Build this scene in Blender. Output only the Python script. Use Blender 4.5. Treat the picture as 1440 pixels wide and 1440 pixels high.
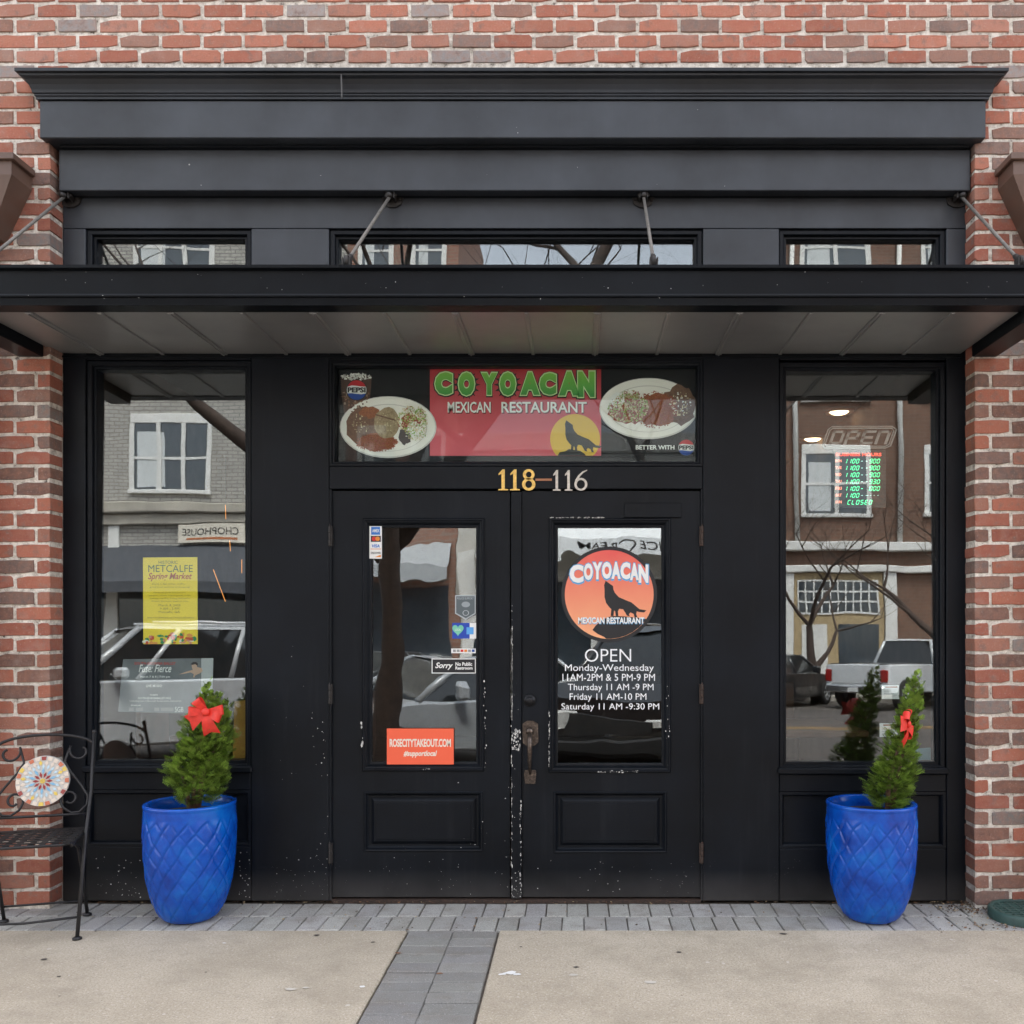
import bpy, bmesh, math, random
from mathutils import Vector, Matrix, noise as mnoise
R = math.radians
scene = bpy.context.scene
for o in list(bpy.data.objects): bpy.data.objects.remove(o)
COL = scene.collection

# ------------------------------------------------------------------ camera, world, sun, exposure
CAMH, DIST, FPX, VPX, VPY = 1.386, 4.7, 1316.0, 814.0, 880.0
cam = bpy.data.cameras.new('camera'); camo = bpy.data.objects.new('camera', cam); COL.objects.link(camo)
camo.location = (0, -DIST, CAMH); camo.rotation_euler = (R(90), 0, 0)
cam.sensor_width = 36; cam.lens = FPX/1440*36
cam.shift_x = -(VPX-720)/1440; cam.shift_y = (VPY-720)/1440
cam.clip_start = .05; cam.clip_end = 2000
scene.camera = camo
SUN_EL, SUN_AZ = R(60), R(12)      # azimuth: clockwise from +Y
world = bpy.data.worlds.new('World'); scene.world = world; world.use_nodes = True
nt = world.node_tree; bg = nt.nodes['Background']
sky = nt.nodes.new('ShaderNodeTexSky'); sky.sky_type = 'NISHITA'; sky.sun_disc = False
sky.sun_elevation = SUN_EL; sky.sun_rotation = SUN_AZ
sky.air_density = 1.0; sky.dust_density = 3.0; sky.ozone_density = 1.0
hs = nt.nodes.new('ShaderNodeHueSaturation'); hs.inputs['Saturation'].default_value = .30
nt.links.new(sky.outputs[0], hs.inputs['Color']); nt.links.new(hs.outputs[0], bg.inputs['Color'])
bg.inputs['Strength'].default_value = .15
sl = bpy.data.lights.new('sun', 'SUN'); sl.energy = 1.5; sl.angle = R(20); sl.color = (1, .95, .88)
so = bpy.data.objects.new('sun', sl); COL.objects.link(so)
sd = Vector((math.sin(SUN_AZ)*math.cos(SUN_EL), math.cos(SUN_AZ)*math.cos(SUN_EL), math.sin(SUN_EL)))
so.rotation_euler = sd.to_track_quat('Z', 'Y').to_euler(); so.location = (0, -12, 20)
vs = scene.view_settings; vs.view_transform = 'Standard'; vs.look = 'None'; vs.gamma = 1; vs.use_curve_mapping = False
vs.exposure = 2.45

# ------------------------------------------------------------------ materials
def lin(h):
    h = h.lstrip('#'); out = []
    for i in (0, 2, 4):
        c = int(h[i:i+2], 16)/255
        out.append(c/12.92 if c <= .04045 else ((c+.055)/1.055)**2.4)
    return tuple(out)
def c4(c):
    if isinstance(c, str): c = lin(c)
    return (c[0], c[1], c[2], 1)
class NT:
    def __init__(s, m):
        m.use_nodes = True; s.t = m.node_tree; s.n = s.t.nodes; s.b = s.n['Principled BSDF']; s._pos = None
    def new(s, k, **kw):
        n = s.n.new(k)
        for a, v in kw.items(): setattr(n, a, v)
        return n
    def link(s, a, b): s.t.links.new(a, b)
    def pos(s):
        if s._pos is None: s._pos = s.new('ShaderNodeNewGeometry').outputs['Position']
        return s._pos
    def noise(s, scale, detail=3, rough=.55, vec=None):
        n = s.new('ShaderNodeTexNoise'); n.inputs['Scale'].default_value = scale; n.inputs['Detail'].default_value = detail; n.inputs['Roughness'].default_value = rough
        s.link(vec or s.pos(), n.inputs['Vector']); return n.outputs['Fac']
    def ramp(s, fac, stops):
        r = s.new('ShaderNodeValToRGB'); e = r.color_ramp.elements
        e[0].position, e[0].color = stops[0][0], c4(stops[0][1]); e[1].position, e[1].color = stops[-1][0], c4(stops[-1][1])
        for p, c in stops[1:-1]:
            x = e.new(p); x.color = c4(c)
        s.link(fac, r.inputs[0]); return r.outputs[0]
    def mix(s, fac, a, b, mode='MIX'):
        n = s.new('ShaderNodeMix', data_type='RGBA', blend_type=mode)
        for k, v in ((0, fac), (6, a), (7, b)):
            if hasattr(v, 'is_linked') or hasattr(v, 'links'): s.link(v, n.inputs[k])
            else: n.inputs[k].default_value = v if k == 0 else c4(v)
        return n.outputs[2]
    def math(s, op, a, b=0.0):
        n = s.new('ShaderNodeMath', operation=op)
        for k, v in ((0, a), (1, b)):
            if hasattr(v, 'links'): s.link(v, n.inputs[k])
            else: n.inputs[k].default_value = v
        return n.outputs[0]
    def bump(s, h, strength, dist=.01):
        n = s.new('ShaderNodeBump'); n.inputs['Strength'].default_value = strength; n.inputs['Distance'].default_value = dist
        s.link(h, n.inputs['Height']); s.link(n.outputs[0], s.b.inputs['Normal']); return n
MATS = {}
def mat(name, col, rough=.6, metal=0, var=.0, vscale=6, bump=0, bscale=60, emit=0, spec=.5, coat=0):
    if name in MATS: return MATS[name]
    m = bpy.data.materials.new(name); MATS[name] = m; t = NT(m); b = t.b
    b.inputs['Base Color'].default_value = c4(col); b.inputs['Roughness'].default_value = rough; b.inputs['Metallic'].default_value = metal
    b.inputs['Specular IOR Level'].default_value = spec
    if coat: b.inputs['Coat Weight'].default_value = coat; b.inputs['Coat Roughness'].default_value = .05
    if var:
        c = lin(col) if isinstance(col, str) else col
        lo = tuple(x*(1-var) for x in c); hi = tuple(min(1, x*(1+var)) for x in c)
        t.link(t.ramp(t.noise(vscale, 4, .6), [(.3, lo), (.7, hi)]), b.inputs['Base Color'])
    if bump: t.bump(t.noise(bscale, 3), bump, .004)
    if emit:
        b.inputs['Emission Color'].default_value = c4(col); b.inputs['Emission Strength'].default_value = emit
    return m

def mk_paint(name='black_paint', base=(.0044, .0060, .0090), chips=True, spec=.19):
    m = bpy.data.materials.new(name); t = NT(m); b = t.b; MATS[name] = m
    n1 = t.noise(2.2, 4, .6); n2 = t.noise(55, 4, .7)
    lo = tuple(x*.65 for x in base); hi = tuple(x*1.45 for x in base)
    col = t.ramp(n1, [(.3, lo), (.7, hi)])
    sep = t.new('ShaderNodeSeparateXYZ'); t.link(t.pos(), sep.inputs[0])
    # rain streaks and dust: stretched noise
    mp = t.new('ShaderNodeMapping'); mp.inputs['Scale'].default_value = (14, 14, 1.1); t.link(t.pos(), mp.inputs[0])
    st = t.noise(1.0, 5, .65, mp.outputs[0])
    col = t.mix(t.math('MULTIPLY', t.ramp(st, [(.56, (0, 0, 0)), (.8, (1, 1, 1))]), .05), col, (.16, .16, .165))
    if chips:
        # splash specks and flaked paint that thicken towards the pavement
        v = t.new('ShaderNodeTexVoronoi'); v.inputs['Scale'].default_value = 58; t.link(t.pos(), v.inputs['Vector'])
        dens = t.math('SUBTRACT', t.noise(3.1, 3, .6), t.math('MULTIPLY', sep.outputs[2], .42))
        thr = t.math('MULTIPLY', t.math('MAXIMUM', t.math('SUBTRACT', dens, .43), 0), t.noise(21, 2, .6))
        hit = t.math('LESS_THAN', v.outputs['Distance'], thr)
        col = t.mix(t.math('MULTIPLY', hit, .45), col, (.34, .33, .31))
        # dust film close to the ground
        d = t.math('MULTIPLY', t.math('MAXIMUM', t.math('SUBTRACT', .16, sep.outputs[2]), 0), 2.2)
        col = t.mix(t.math('MULTIPLY', d, n1), col, (.22, .20, .18))
    t.link(col, b.inputs['Base Color'])
    t.link(t.ramp(n2, [(.2, (.32,)*3), (.8, (.50,)*3)]), b.inputs['Roughness'])
    b.inputs['Specular IOR Level'].default_value = spec
    hsum = t.math('ADD', t.math('MULTIPLY', n2, .5), t.noise(9, 2))
    t.bump(hsum, .12, .004)
    return m
PAINT = mk_paint()
PAINT_UP = mk_paint('skylit_black_paint', (.031, .036, .044), False, .45)  # lighter copy of the black paint; brighter sky light above canopy put in colour

def mk_brick():
    m = bpy.data.materials.new('brick_clay'); t = NT(m); MATS['brick'] = m
    oi = t.new('ShaderNodeObjectInfo')
    n1 = t.noise(34, 4, .65); n2 = t.noise(260, 3, .7); n3 = t.noise(9, 3, .6)
    c = t.mix(t.ramp(n1, [(.35, (0,)*3), (.72, (.5,)*3)]), oi.outputs['Color'], (.42, .19, .12))
    c = t.mix(t.ramp(t.noise(17, 3, .6), [(.55, (0,)*3), (.68, (.6,)*3)]), c, (.19, .145, .13))
    c = t.mix(t.ramp(n2, [(.57, (0,)*3), (.70, (.7,)*3)]), c, (.10, .055, .045))
    c = t.mix(t.ramp(t.noise(120, 4, .7), [(.58, (0,)*3), (.72, (.5,)*3)]), c, (.55, .42, .36))
    c = t.mix(t.ramp(n3, [(.52, (0,)*3), (.8, (.30,)*3)]), c, (.46, .36, .31))
    t.link(c, t.b.inputs['Base Color']); t.b.inputs['Roughness'].default_value = .88; t.b.inputs['Specular IOR Level'].default_value = .25
    t.bump(t.math('ADD', n2, t.math('MULTIPLY', n1, .8)), .8, .004)
    return m
BRICK = mk_brick()
def mk_mortar():
    m = bpy.data.materials.new('mortar'); t = NT(m)
    c = t.ramp(t.noise(30, 5, .75), [(.33, (.06, .05, .042)), (.40, (.46, .41, .35)), (.60, (.82, .77, .69))])
    c = t.mix(t.ramp(t.noise(3.2, 4, .65), [(.42, (0,)*3), (.72, (.45,)*3)]), c, (.40, .35, .30))
    t.link(c, t.b.inputs['Base Color']); t.b.inputs['Roughness'].default_value = .95
    t.bump(t.noise(180, 4, .7), .8, .004); return m
MORTAR = mk_mortar()
def mk_concrete():
    m = bpy.data.materials.new('concrete'); t = NT(m)
    c = t.ramp(t.noise(1.1, 4, .6), [(.3, (.42, .36, .275)), (.7, (.55, .48, .38))])
    c = t.mix(t.ramp(t.noise(130, 4, .75), [(.34, (.75,)*3), (.52, (0,)*3)]), c, (.24, .20, .16))
    c = t.mix(t.ramp(t.noise(95, 3, .7), [(.56, (0,)*3), (.70, (.7,)*3)]), c, (.70, .64, .56))
    c = t.mix(t.ramp(t.noise(13, 4, .65), [(.54, (0,)*3), (.75, (.40,)*3)]), c, (.28, .24, .195))
    c = t.mix(t.ramp(t.noise(2.7, 5, .7), [(.46, (0,)*3), (.72, (.5,)*3)]), c, (.27, .23, .175))
    v = t.new('ShaderNodeTexVoronoi'); v.inputs['Scale'].default_value = 5.5; t.link(t.pos(), v.inputs['Vector'])
    c = t.mix(t.math('MULTIPLY', t.math('LESS_THAN', v.outputs['Distance'], t.math('MULTIPLY', t.noise(4.3, 2), .085)), .55), c, (.66, .62, .56))
    t.link(c, t.b.inputs['Base Color']); t.b.inputs['Roughness'].default_value = .93; t.b.inputs['Specular IOR Level'].default_value = .2
    t.bump(t.math('ADD', t.noise(130, 4, .75), t.noise(420, 2)), .45, .004); return m
CONCRETE = mk_concrete()
def mk_paver():
    m = bpy.data.materials.new('paver_stone'); t = NT(m)
    oi = t.new('ShaderNodeObjectInfo')
    c = t.mix(.8, t.ramp(t.noise(3, 4, .6), [(.3, (.30, .295, .285)), (.7, (.48, .475, .46))]), oi.outputs['Color'])
    c = t.mix(t.ramp(t.noise(9, 4, .65), [(.48, (0,)*3), (.72, (.5,)*3)]), c, (.20, .165, .13))
    c = t.mix(t.ramp(t.noise(240, 4, .75), [(.37, (.75,)*3), (.52, (0,)*3)]), c, (.13, .13, .13))
    c = t.mix(t.ramp(t.noise(170, 3, .7), [(.6, (0,)*3), (.72, (.6,)*3)]), c, (.68, .67, .65))
    t.link(c, t.b.inputs['Base Color']); t.b.inputs['Roughness'].default_value = .9; t.b.inputs['Specular IOR Level'].default_value = .25
    t.bump(t.noise(260, 4, .75), .6, .004); return m
PAVER = mk_paver()
def mk_glass(name, fac, tint=.78, wav=.0, wscale=3.0):
    m = bpy.data.materials.new(name); t = NT(m); t.n.remove(t.b)
    out = t.n['Material Output']; mx = t.new('ShaderNodeMixShader'); mx.inputs[0].default_value = fac
    tr = t.new('ShaderNodeBsdfTransparent'); tr.inputs[0].default_value = (tint*.96, tint, tint*.99, 1)
    gl = t.new('ShaderNodeBsdfGlossy'); gl.inputs['Roughness'].default_value = .004; gl.inputs['Color'].default_value = (.95, .98, 1, 1)
    if wav:
        bp = t.new('ShaderNodeBump'); bp.inputs['Strength'].default_value = 1; bp.inputs['Distance'].default_value = wav
        t.link(t.noise(wscale, 1.5, .5), bp.inputs['Height']); t.link(bp.outputs[0], gl.inputs['Normal'])
    t.link(tr.outputs[0], mx.inputs[1]); t.link(gl.outputs[0], mx.inputs[2]); t.link(mx.outputs[0], out.inputs[0]); return m
GLASS = mk_glass('window_glass', .105, .97, .0006, 2.2)
GLASS_DOOR = mk_glass('door_glass', .115, .97, .0020, 3.0)
GLASS_SIGN = mk_glass('sign_glass', .013, .995, .001, 2.0)
def mk_foliage(k=1.0):
    m = bpy.data.materials.new('thuja_leaf'); t = NT(m)
    c = t.ramp(t.noise(28, 4, .7), [(.28, tuple(k*x for x in (.078, .145, .020))), (.5, tuple(k*x for x in (.185, .290, .042))), (.74, tuple(k*x for x in (.34, .46, .090)))])
    t.link(c, t.b.inputs['Base Color']); t.b.inputs['Roughness'].default_value = .55; t.b.inputs['Specular IOR Level'].default_value = .3
    tl = t.new('ShaderNodeBsdfTranslucent'); t.link(c, tl.inputs[0]); mx = t.new('ShaderNodeMixShader'); mx.inputs[0].default_value = .35
    t.link(t.b.outputs[0], mx.inputs[1]); t.link(tl.outputs[0], mx.inputs[2]); t.link(mx.outputs[0], t.n['Material Output'].inputs[0])
    return m
def mk_grad(name, z0, z1, c0, c1):
    m = bpy.data.materials.new(name); t = NT(m); sep = t.new('ShaderNodeSeparateXYZ'); t.link(t.pos(), sep.inputs[0])
    f = t.math('DIVIDE', t.math('SUBTRACT', sep.outputs[2], z0), z1-z0)
    f = t.math('ADD', f, t.math('MULTIPLY', t.math('SUBTRACT', t.noise(9, 3), .5), .2))
    t.link(t.ramp(f, [(0, c0), (1, c1)]), t.b.inputs['Base Color']); t.b.inputs['Roughness'].default_value = .45; return m
def mk_mottle(name, stops, scale, rough=.6, detail=5):
    m = bpy.data.materials.new(name); t = NT(m)
    t.link(t.ramp(t.noise(scale, detail, .7), stops), t.b.inputs['Base Color']); t.b.inputs['Roughness'].default_value = rough; return m
def mk_brickwall(name, c1, c2, mortar, scale=1.0):
    m = bpy.data.materials.new(name); t = NT(m)
    br = t.new('ShaderNodeTexBrick'); mp = t.new('ShaderNodeMapping'); mp.inputs['Rotation'].default_value = (R(90), 0, 0); t.link(t.pos(), mp.inputs[0]); t.link(mp.outputs[0], br.inputs['Vector'])
    br.inputs['Color1'].default_value = c4(c1); br.inputs['Color2'].default_value = c4(c2); br.inputs['Mortar'].default_value = c4(mortar)
    br.inputs['Scale'].default_value = 1; br.inputs['Brick Width'].default_value = .24*scale; br.inputs['Row Height'].default_value = .085*scale; br.inputs['Mortar Size'].default_value = .012*scale
    c = t.mix(t.ramp(t.noise(.6, 4, .6), [(.4, (0,)*3), (.8, (.35,)*3)]), br.outputs[0], mortar)
    t.link(c, t.b.inputs['Base Color']); t.b.inputs['Roughness'].default_value = .9; return m

# ------------------------------------------------------------------ mesh builder
def at(px, py, y):
    zc = DIST+y
    return Vector(((px-VPX)*zc/FPX, y, CAMH-(py-VPY)*zc/FPX))
def gx(px, y): return (px-VPX)*(DIST+y)/FPX
def gz(py, y): return CAMH-(py-VPY)*(DIST+y)/FPX
class MB:
    def __init__(s): s.v = []; s.f = []; s.m = []; s.sm = []
    def add(s, vs_, fs, mi=0, smooth=False):
        b = len(s.v); s.v += [tuple(p) for p in vs_]
        for f in fs: s.f.append([b+i for i in f]); s.m.append(mi); s.sm.append(smooth)
        return s
    def box(s, x0, x1, y0, y1, z0, z1, mi=0, ch=0):
        if x0 > x1: x0, x1 = x1, x0
        if y0 > y1: y0, y1 = y1, y0
        if z0 > z1: z0, z1 = z1, z0
        ch = min(ch, (x1-x0)*.45, (y1-y0)*.45, (z1-z0)*.45)
        if ch <= 0:
            return s.add([(x, y, z) for z in (z0, z1) for y in (y0, y1) for x in (x0, x1)], [(0, 2, 3, 1), (4, 5, 7, 6), (0, 1, 5, 4), (2, 6, 7, 3), (0, 4, 6, 2), (1, 3, 7, 5)], mi)
        bm = bmesh.new(); bmesh.ops.create_cube(bm, size=1)
        for v in bm.verts: v.co = Vector(((x0+x1)/2+v.co.x*(x1-x0), (y0+y1)/2+v.co.y*(y1-y0), (z0+z1)/2+v.co.z*(z1-z0)))
        bmesh.ops.bevel(bm, geom=bm.edges[:], offset=ch, segments=1, affect='EDGES', clamp_overlap=True)
        return s.bm(bm, mi)
    def bm(s, bm, mi=0, smooth=False):
        bm.verts.index_update(); s.add([v.co[:] for v in bm.verts], [[v.index for v in f.verts] for f in bm.faces], mi, smooth); bm.free(); return s
    def pbox(s, px0, px1, py0, py1, yf, yb, mi=0, ch=.003):
        return s.box(gx(px0, yf), gx(px1, yf), yf, yb, gz(py1, yf), gz(py0, yf), mi, ch)
    def prism(s, pts, yf, t=.0, mi=0):           # pts: (x,z) outline, front at yf facing -y
        a = sum(pts[i][0]*pts[(i+1) % len(pts)][1]-pts[(i+1) % len(pts)][0]*pts[i][1] for i in range(len(pts)))
        if a < 0: pts = pts[::-1]
        n = len(pts); vv = [(x, yf, z) for x, z in pts]; ff = [list(range(n))]
        if t:
            vv += [(x, yf+t, z) for x, z in pts]; ff += [[i, n+i, n+(i+1) % n, (i+1) % n] for i in range(n)]; ff.append([n+i for i in range(n)][::-1])
        return s.add(vv, ff, mi)
    def ppoly(s, pts, y, t=0, mi=0):             # pts in photo pixels at depth y
        return s.prism([(gx(a, y), gz(b, y)) for a, b in pts], y, t, mi)
    def ell(s, cx, cy, rx, ry, y, t=0, mi=0, n=40, clip=None, a0=0, a1=360):
        pts = []
        for i in range(n+(0 if a1-a0 == 360 else 1)):
            a = R(a0+(a1-a0)*i/n); x, z = cx+rx*math.cos(a), cy-ry*math.sin(a)
            if clip: x = min(max(x, clip[0]), clip[1]); z = min(max(z, clip[2]), clip[3])
            pts.append((x, z))
        q = []
        for p in pts:
            if not q or abs(p[0]-q[-1][0])+abs(p[1]-q[-1][1]) > 1e-4: q.append(p)
        if abs(q[0][0]-q[-1][0])+abs(q[0][1]-q[-1][1]) < 1e-4: q.pop()
        return s.ppoly(q, y, t, mi)
    def rings(s, x0, x1, z0, z1, prof, fill=True, mi=0):   # mitred rectangle moulding: prof = [(inset, y)...]
        vv = []; ff = []
        for d, y in prof: vv += [(x0+d, y, z0+d), (x1-d, y, z0+d), (x1-d, y, z1-d), (x0+d, y, z1-d)]
        for k in range(len(prof)-1):
            for i in range(4):
                j = (i+1) % 4; ff.append((4*k+i, 4*k+j, 4*k+4+j, 4*k+4+i))
        if fill: n = 4*(len(prof)-1); ff.append((n, n+1, n+2, n+3))
        return s.add(vv, ff, mi)
    def tube(s, pts, rad, n=8, mi=0, cap=True):
        pts = [Vector(p) for p in pts]; N = len(pts); rad = rad if isinstance(rad, (list, tuple)) else [rad]*N
        vv = []; ff = []; up = None
        for i, p in enumerate(pts):
            d = (pts[min(i+1, N-1)]-pts[max(i-1, 0)]).normalized()
            if up is None: up = d.orthogonal().normalized()
            up = (up-d*up.dot(d)); up = up.normalized() if up.length > 1e-6 else d.orthogonal().normalized()
            w = d.cross(up)
            for k in range(n):
                a = 2*math.pi*k/n; vv.append(p+(up*math.cos(a)+w*math.sin(a))*rad[i])
        for i in range(N-1):
            for k in range(n):
                k2 = (k+1) % n; ff.append((i*n+k, i*n+k2, i*n+n+k2, i*n+n+k))
        if cap: ff.append(list(range(n))[::-1]); ff.append([(N-1)*n+k for k in range(n)])
        return s.add(vv, ff, mi, True)
    def lathe(s, prof, n=32, c=(0, 0, 0), mi=0, axis='z', cap=False):
        vv = []; ff = []
        for r, h in prof:
            for k in range(n):
                a = 2*math.pi*k/n; x, y = r*math.cos(a), r*math.sin(a)
                q = (x, y, h) if axis == 'z' else (x, -h, y) if axis == 'y' else (h, x, y)
                vv.append((c[0]+q[0], c[1]+q[1], c[2]+q[2]))
        for i in range(len(prof)-1):
            for k in range(n):
                k2 = (k+1) % n; ff.append((i*n+k, i*n+k2, i*n+n+k2, i*n+n+k))
        if cap: ff.append(list(range(n))[::-1]); ff.append([(len(prof)-1)*n+k for k in range(n)])
        return s.add(vv, ff, mi, True)
F = {}
def link(o, parent=None):
    COL.objects.link(o)
    if parent is not None: o.parent = parent
    return o
def thing(name, label, cat, loc=(0, 0, 0), group=None, local=False, rotz=0):
    o = bpy.data.objects.new(name, None); o.empty_display_size = .1; COL.objects.link(o); o.location = loc; o.rotation_euler = (0, 0, rotz)
    F[o] = Vector((0, 0, 0)) if local else Vector(loc); tag(o, label, cat, group); return o
def tag(o, label=None, cat=None, group=None, kind=None):
    for k, v in (('label', label), ('category', cat), ('group', group), ('kind', kind)):
        if v: o[k] = v
    return o
def mk(name, mb, mats, parent=None, label=None, cat=None, group=None, kind=None, auto=True):
    if not isinstance(mats, (list, tuple)): mats = [mats]
    xs = list(zip(*mb.v)); c = Vector([(min(a)+max(a))/2 for a in xs])
    c.z = min(xs[2]) if parent is None else c.z
    me = bpy.data.meshes.new(name); me.from_pydata([(v[0]-c.x, v[1]-c.y, v[2]-c.z) for v in mb.v], [], mb.f)
    for m in mats: me.materials.append(m)
    me.polygons.foreach_set('material_index', mb.m); me.polygons.foreach_set('use_smooth', mb.sm); me.update()
    o = bpy.data.objects.new(name, me); link(o, parent)
    o.location = c-(F[parent] if parent is not None else Vector()); F[o] = c
    return tag(o, label, cat, group, kind)
_tc = {}
def text2d(s_, bold=0, shear=0, res=3, space=1):
    k = (s_, bold, shear, res, space)
    if k in _tc: return _tc[k]
    cu = bpy.data.curves.new('t', 'FONT'); cu.body = s_; cu.size = 1; cu.offset = bold; cu.shear = shear; cu.resolution_u = res; cu.space_character = space; cu.fill_mode = 'FRONT'
    ob = bpy.data.objects.new('t', cu); me = ob.to_mesh()
    vv = [(v.co.x, v.co.y) for v in me.vertices]; ff = [tuple(p.vertices) for p in me.polygons]
    ob.to_mesh_clear(); bpy.data.objects.remove(ob); bpy.data.curves.remove(cu)
    _tc[k] = (vv, ff); return _tc[k]
def text(mb, s_, x0, x1, y0, y1, y, mi=0, bold=0, shear=0, res=3, space=1, ref=None, arc=None):
    vv, ff = text2d(s_, bold, shear, res, space)
    rv = text2d(ref[0], ref[1], shear, res, space)[0] if ref else vv
    a0 = min(v[0] for v in rv); a1 = max(v[0] for v in rv); b0 = min(v[1] for v in rv); b1 = max(v[1] for v in rv)
    out = []
    for a, b in vv:
        u = (a-a0)/(a1-a0); w = (b-b0)/(b1-b0); X = x0+(x1-x0)*u; Y = y1+(y0-y1)*w
        if arc: Y += arc*((2*u-1)**2)
        out.append(at(X, Y, y))
    # orient faces to -y
    if ff:
        p = [out[i] for i in ff[0][:3]]; nrm = (p[1]-p[0]).cross(p[2]-p[0])
        if nrm.y > 0: ff = [f[::-1] for f in ff]
    mb.add(out, ff, mi)
rnd = random.Random(7)

# ------------------------------------------------------------------ setting: ground
SY = -.30     # street level below the sidewalk at the shop
asph = mk_mottle('street_brick', [(.3, (.055, .05, .048)), (.7, (.11, .095, .085))], 1.6)
mk('ground', MB().box(-600, 600, -700, 500, -1.2, SY-.35), mat('soil', (.12, .10, .08), .95), kind='structure')
mk('street', MB().box(-200, 200, -24.2, -5.3, SY-.34, SY), asph, kind='structure')
yl = mat('road_paint', (.34, .20, .07), .8, var=.3)
mk('lane_line', MB().box(-80, 80, -14.2, -14.08, SY+.002, SY+.006).box(-80, 80, -14.5, -14.38, SY+.002, SY+.006), yl, kind='structure')
mk('kerb', MB().box(-80, 80, -5.29, -5.12, SY-.34, -.035, ch=.02), mat('kerb_stone', (.32, .31, .29), .9, var=.2, bump=.4), kind='structure')
mk('far_pavement', MB().box(-80, 80, -27.2, -24.21, SY-.34, SY+.15, ch=.02), mat('far_concrete', (.36, .33, .29), .9, var=.15), kind='structure')
# sidewalk slabs left and right of the paver path
PXL, PXR, SYF = -.772, -.368, -.442
mk('sidewalk', MB().box(-9, PXL-.008, -5.11, SYF, -.36, 0, ch=.006), CONCRETE, kind='structure')
mk('sidewalk', MB().box(PXR+.008, 9, -5.11, SYF, -.36, .001, ch=.006), CONCRETE, kind='structure')
sand = mk_mottle('joint_sand', [(.3, (.05, .04, .032)), (.7, (.15, .125, .10))], 30)
bed = mk('paver_bed', MB().box(-9, 9, SYF+.001, .12, -.36, -.012).box(PXL-.006, PXR+.006, -5.11, SYF, -.36, -.012), sand, kind='structure')
def piece(w, d, h, seed, ch=.004):
    r = random.Random(seed); bm = bmesh.new(); bmesh.ops.create_cube(bm, size=1)
    for v in bm.verts: v.co = Vector((v.co.x*w, v.co.y*d, v.co.z*h))
    bmesh.ops.bevel(bm, geom=bm.edges[:], offset=ch, segments=1, affect='EDGES')
    for v in bm.verts: v.co += Vector((r.uniform(-1, 1)*.0014, r.uniform(-1, 1)*.0014, r.uniform(-1, 1)*.0008))
    me = bpy.data.meshes.new('paver'); bm.to_mesh(me); bm.free(); me.materials.append(PAVER); return me
pav = [piece(.0965, .2005, .055, k) for k in range(6)]
def put_paver(x, y, rz, dark=1.0):
    o = bpy.data.objects.new('paver', rnd.choice(pav)); link(o, bed)
    g = rnd.uniform(.34, .48)*dark; o.color = (g*1.02, g*rnd.uniform(.97, 1.0), g*rnd.uniform(.88, .95), 1)
    o.location = Vector((x, y, -.028+rnd.uniform(-.0018, .0018)))-F[bed]
    o.rotation_euler = (rnd.uniform(-.008, .008), rnd.uniform(-.01, .01), rz+rnd.uniform(-.008, .008))
x = -3.62
while x < 3.2:
    for r_ in (0, 1): put_paver(x+.0505+rnd.uniform(-.001, .001)+(.02 if r_ else 0), -.337+.2055*r_, 0)
    x += .1012
y = SYF-.054
while y > -2.6:
    for r_ in (0, 1): put_paver(PXL+.1015+.2015*r_, y+rnd.uniform(-.002, .002), R(90), .52)
    y -= .1018
# rest of the path up to the kerb in one piece
pm = MB(); 
while y > -5.0:
    for r_ in (0, 1): pm.box(PXL+.002+.2015*r_, PXL+.201+.2015*r_, y-.0485, y+.0485, -.05, 0, ch=.004)
    y -= .1018
mk('paver_run', pm, PAVER, bed, kind='stuff')

# ------------------------------------------------------------------ brick building
YB = -.115
bld = thing('brick_building', 'red brick shop building with grey and brown bricks and pale mortar', 'building', (0, 0, 0))
KS = [(-12, -254), (0, 4), (17, 369), (23, 502), (34, 742), (47, 1028), (57, 1251.5), (58, 1275)]
def ky(k):
    for (a, ya), (b, yb) in zip(KS, KS[1:]):
        if k <= b: return ya+(yb-ya)*(k-a)/(b-a)
CL, CR = 70.3, 1370.5
XL0, XR0 = gx(-330, YB), gx(1770, YB)
mb = MB()
ztop = gz(ky(-10), YB); zl = gz(199, YB)
mb.box(XL0, gx(CL-1.5, YB), YB+.006, .30, -.05, zl); mb.box(gx(CR+1.5, YB), XR0, YB+.006, .30, -.05, zl); mb.box(XL0, XR0, YB+.006, .30, zl+.0005, ztop)
mk('mortar_bed', mb, MORTAR, bld)
mk('upper_wall', MB().box(-14, 14, .31, .6, 3.2, 9.5).box(-14, XL0-.002, YB, .6, -.05, 9.5).box(XR0+.002, 14, YB, .6, -.05, 9.5).box(XL0, XR0, YB, .3, ztop+.002, 9.5), mk_brickwall('shop_brick', (.30, .115, .08), (.22, .09, .07), (.5, .46, .4)), bld)
BC = [((.44, .175, .120), 40), ((.38, .135, .092), 28), ((.40, .19, .14), 24), ((.28, .165, .130), 15), ((.22, .165, .145), 10), ((.30, .285, .275), 8), ((.22, .14, .115), 9)]
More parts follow.
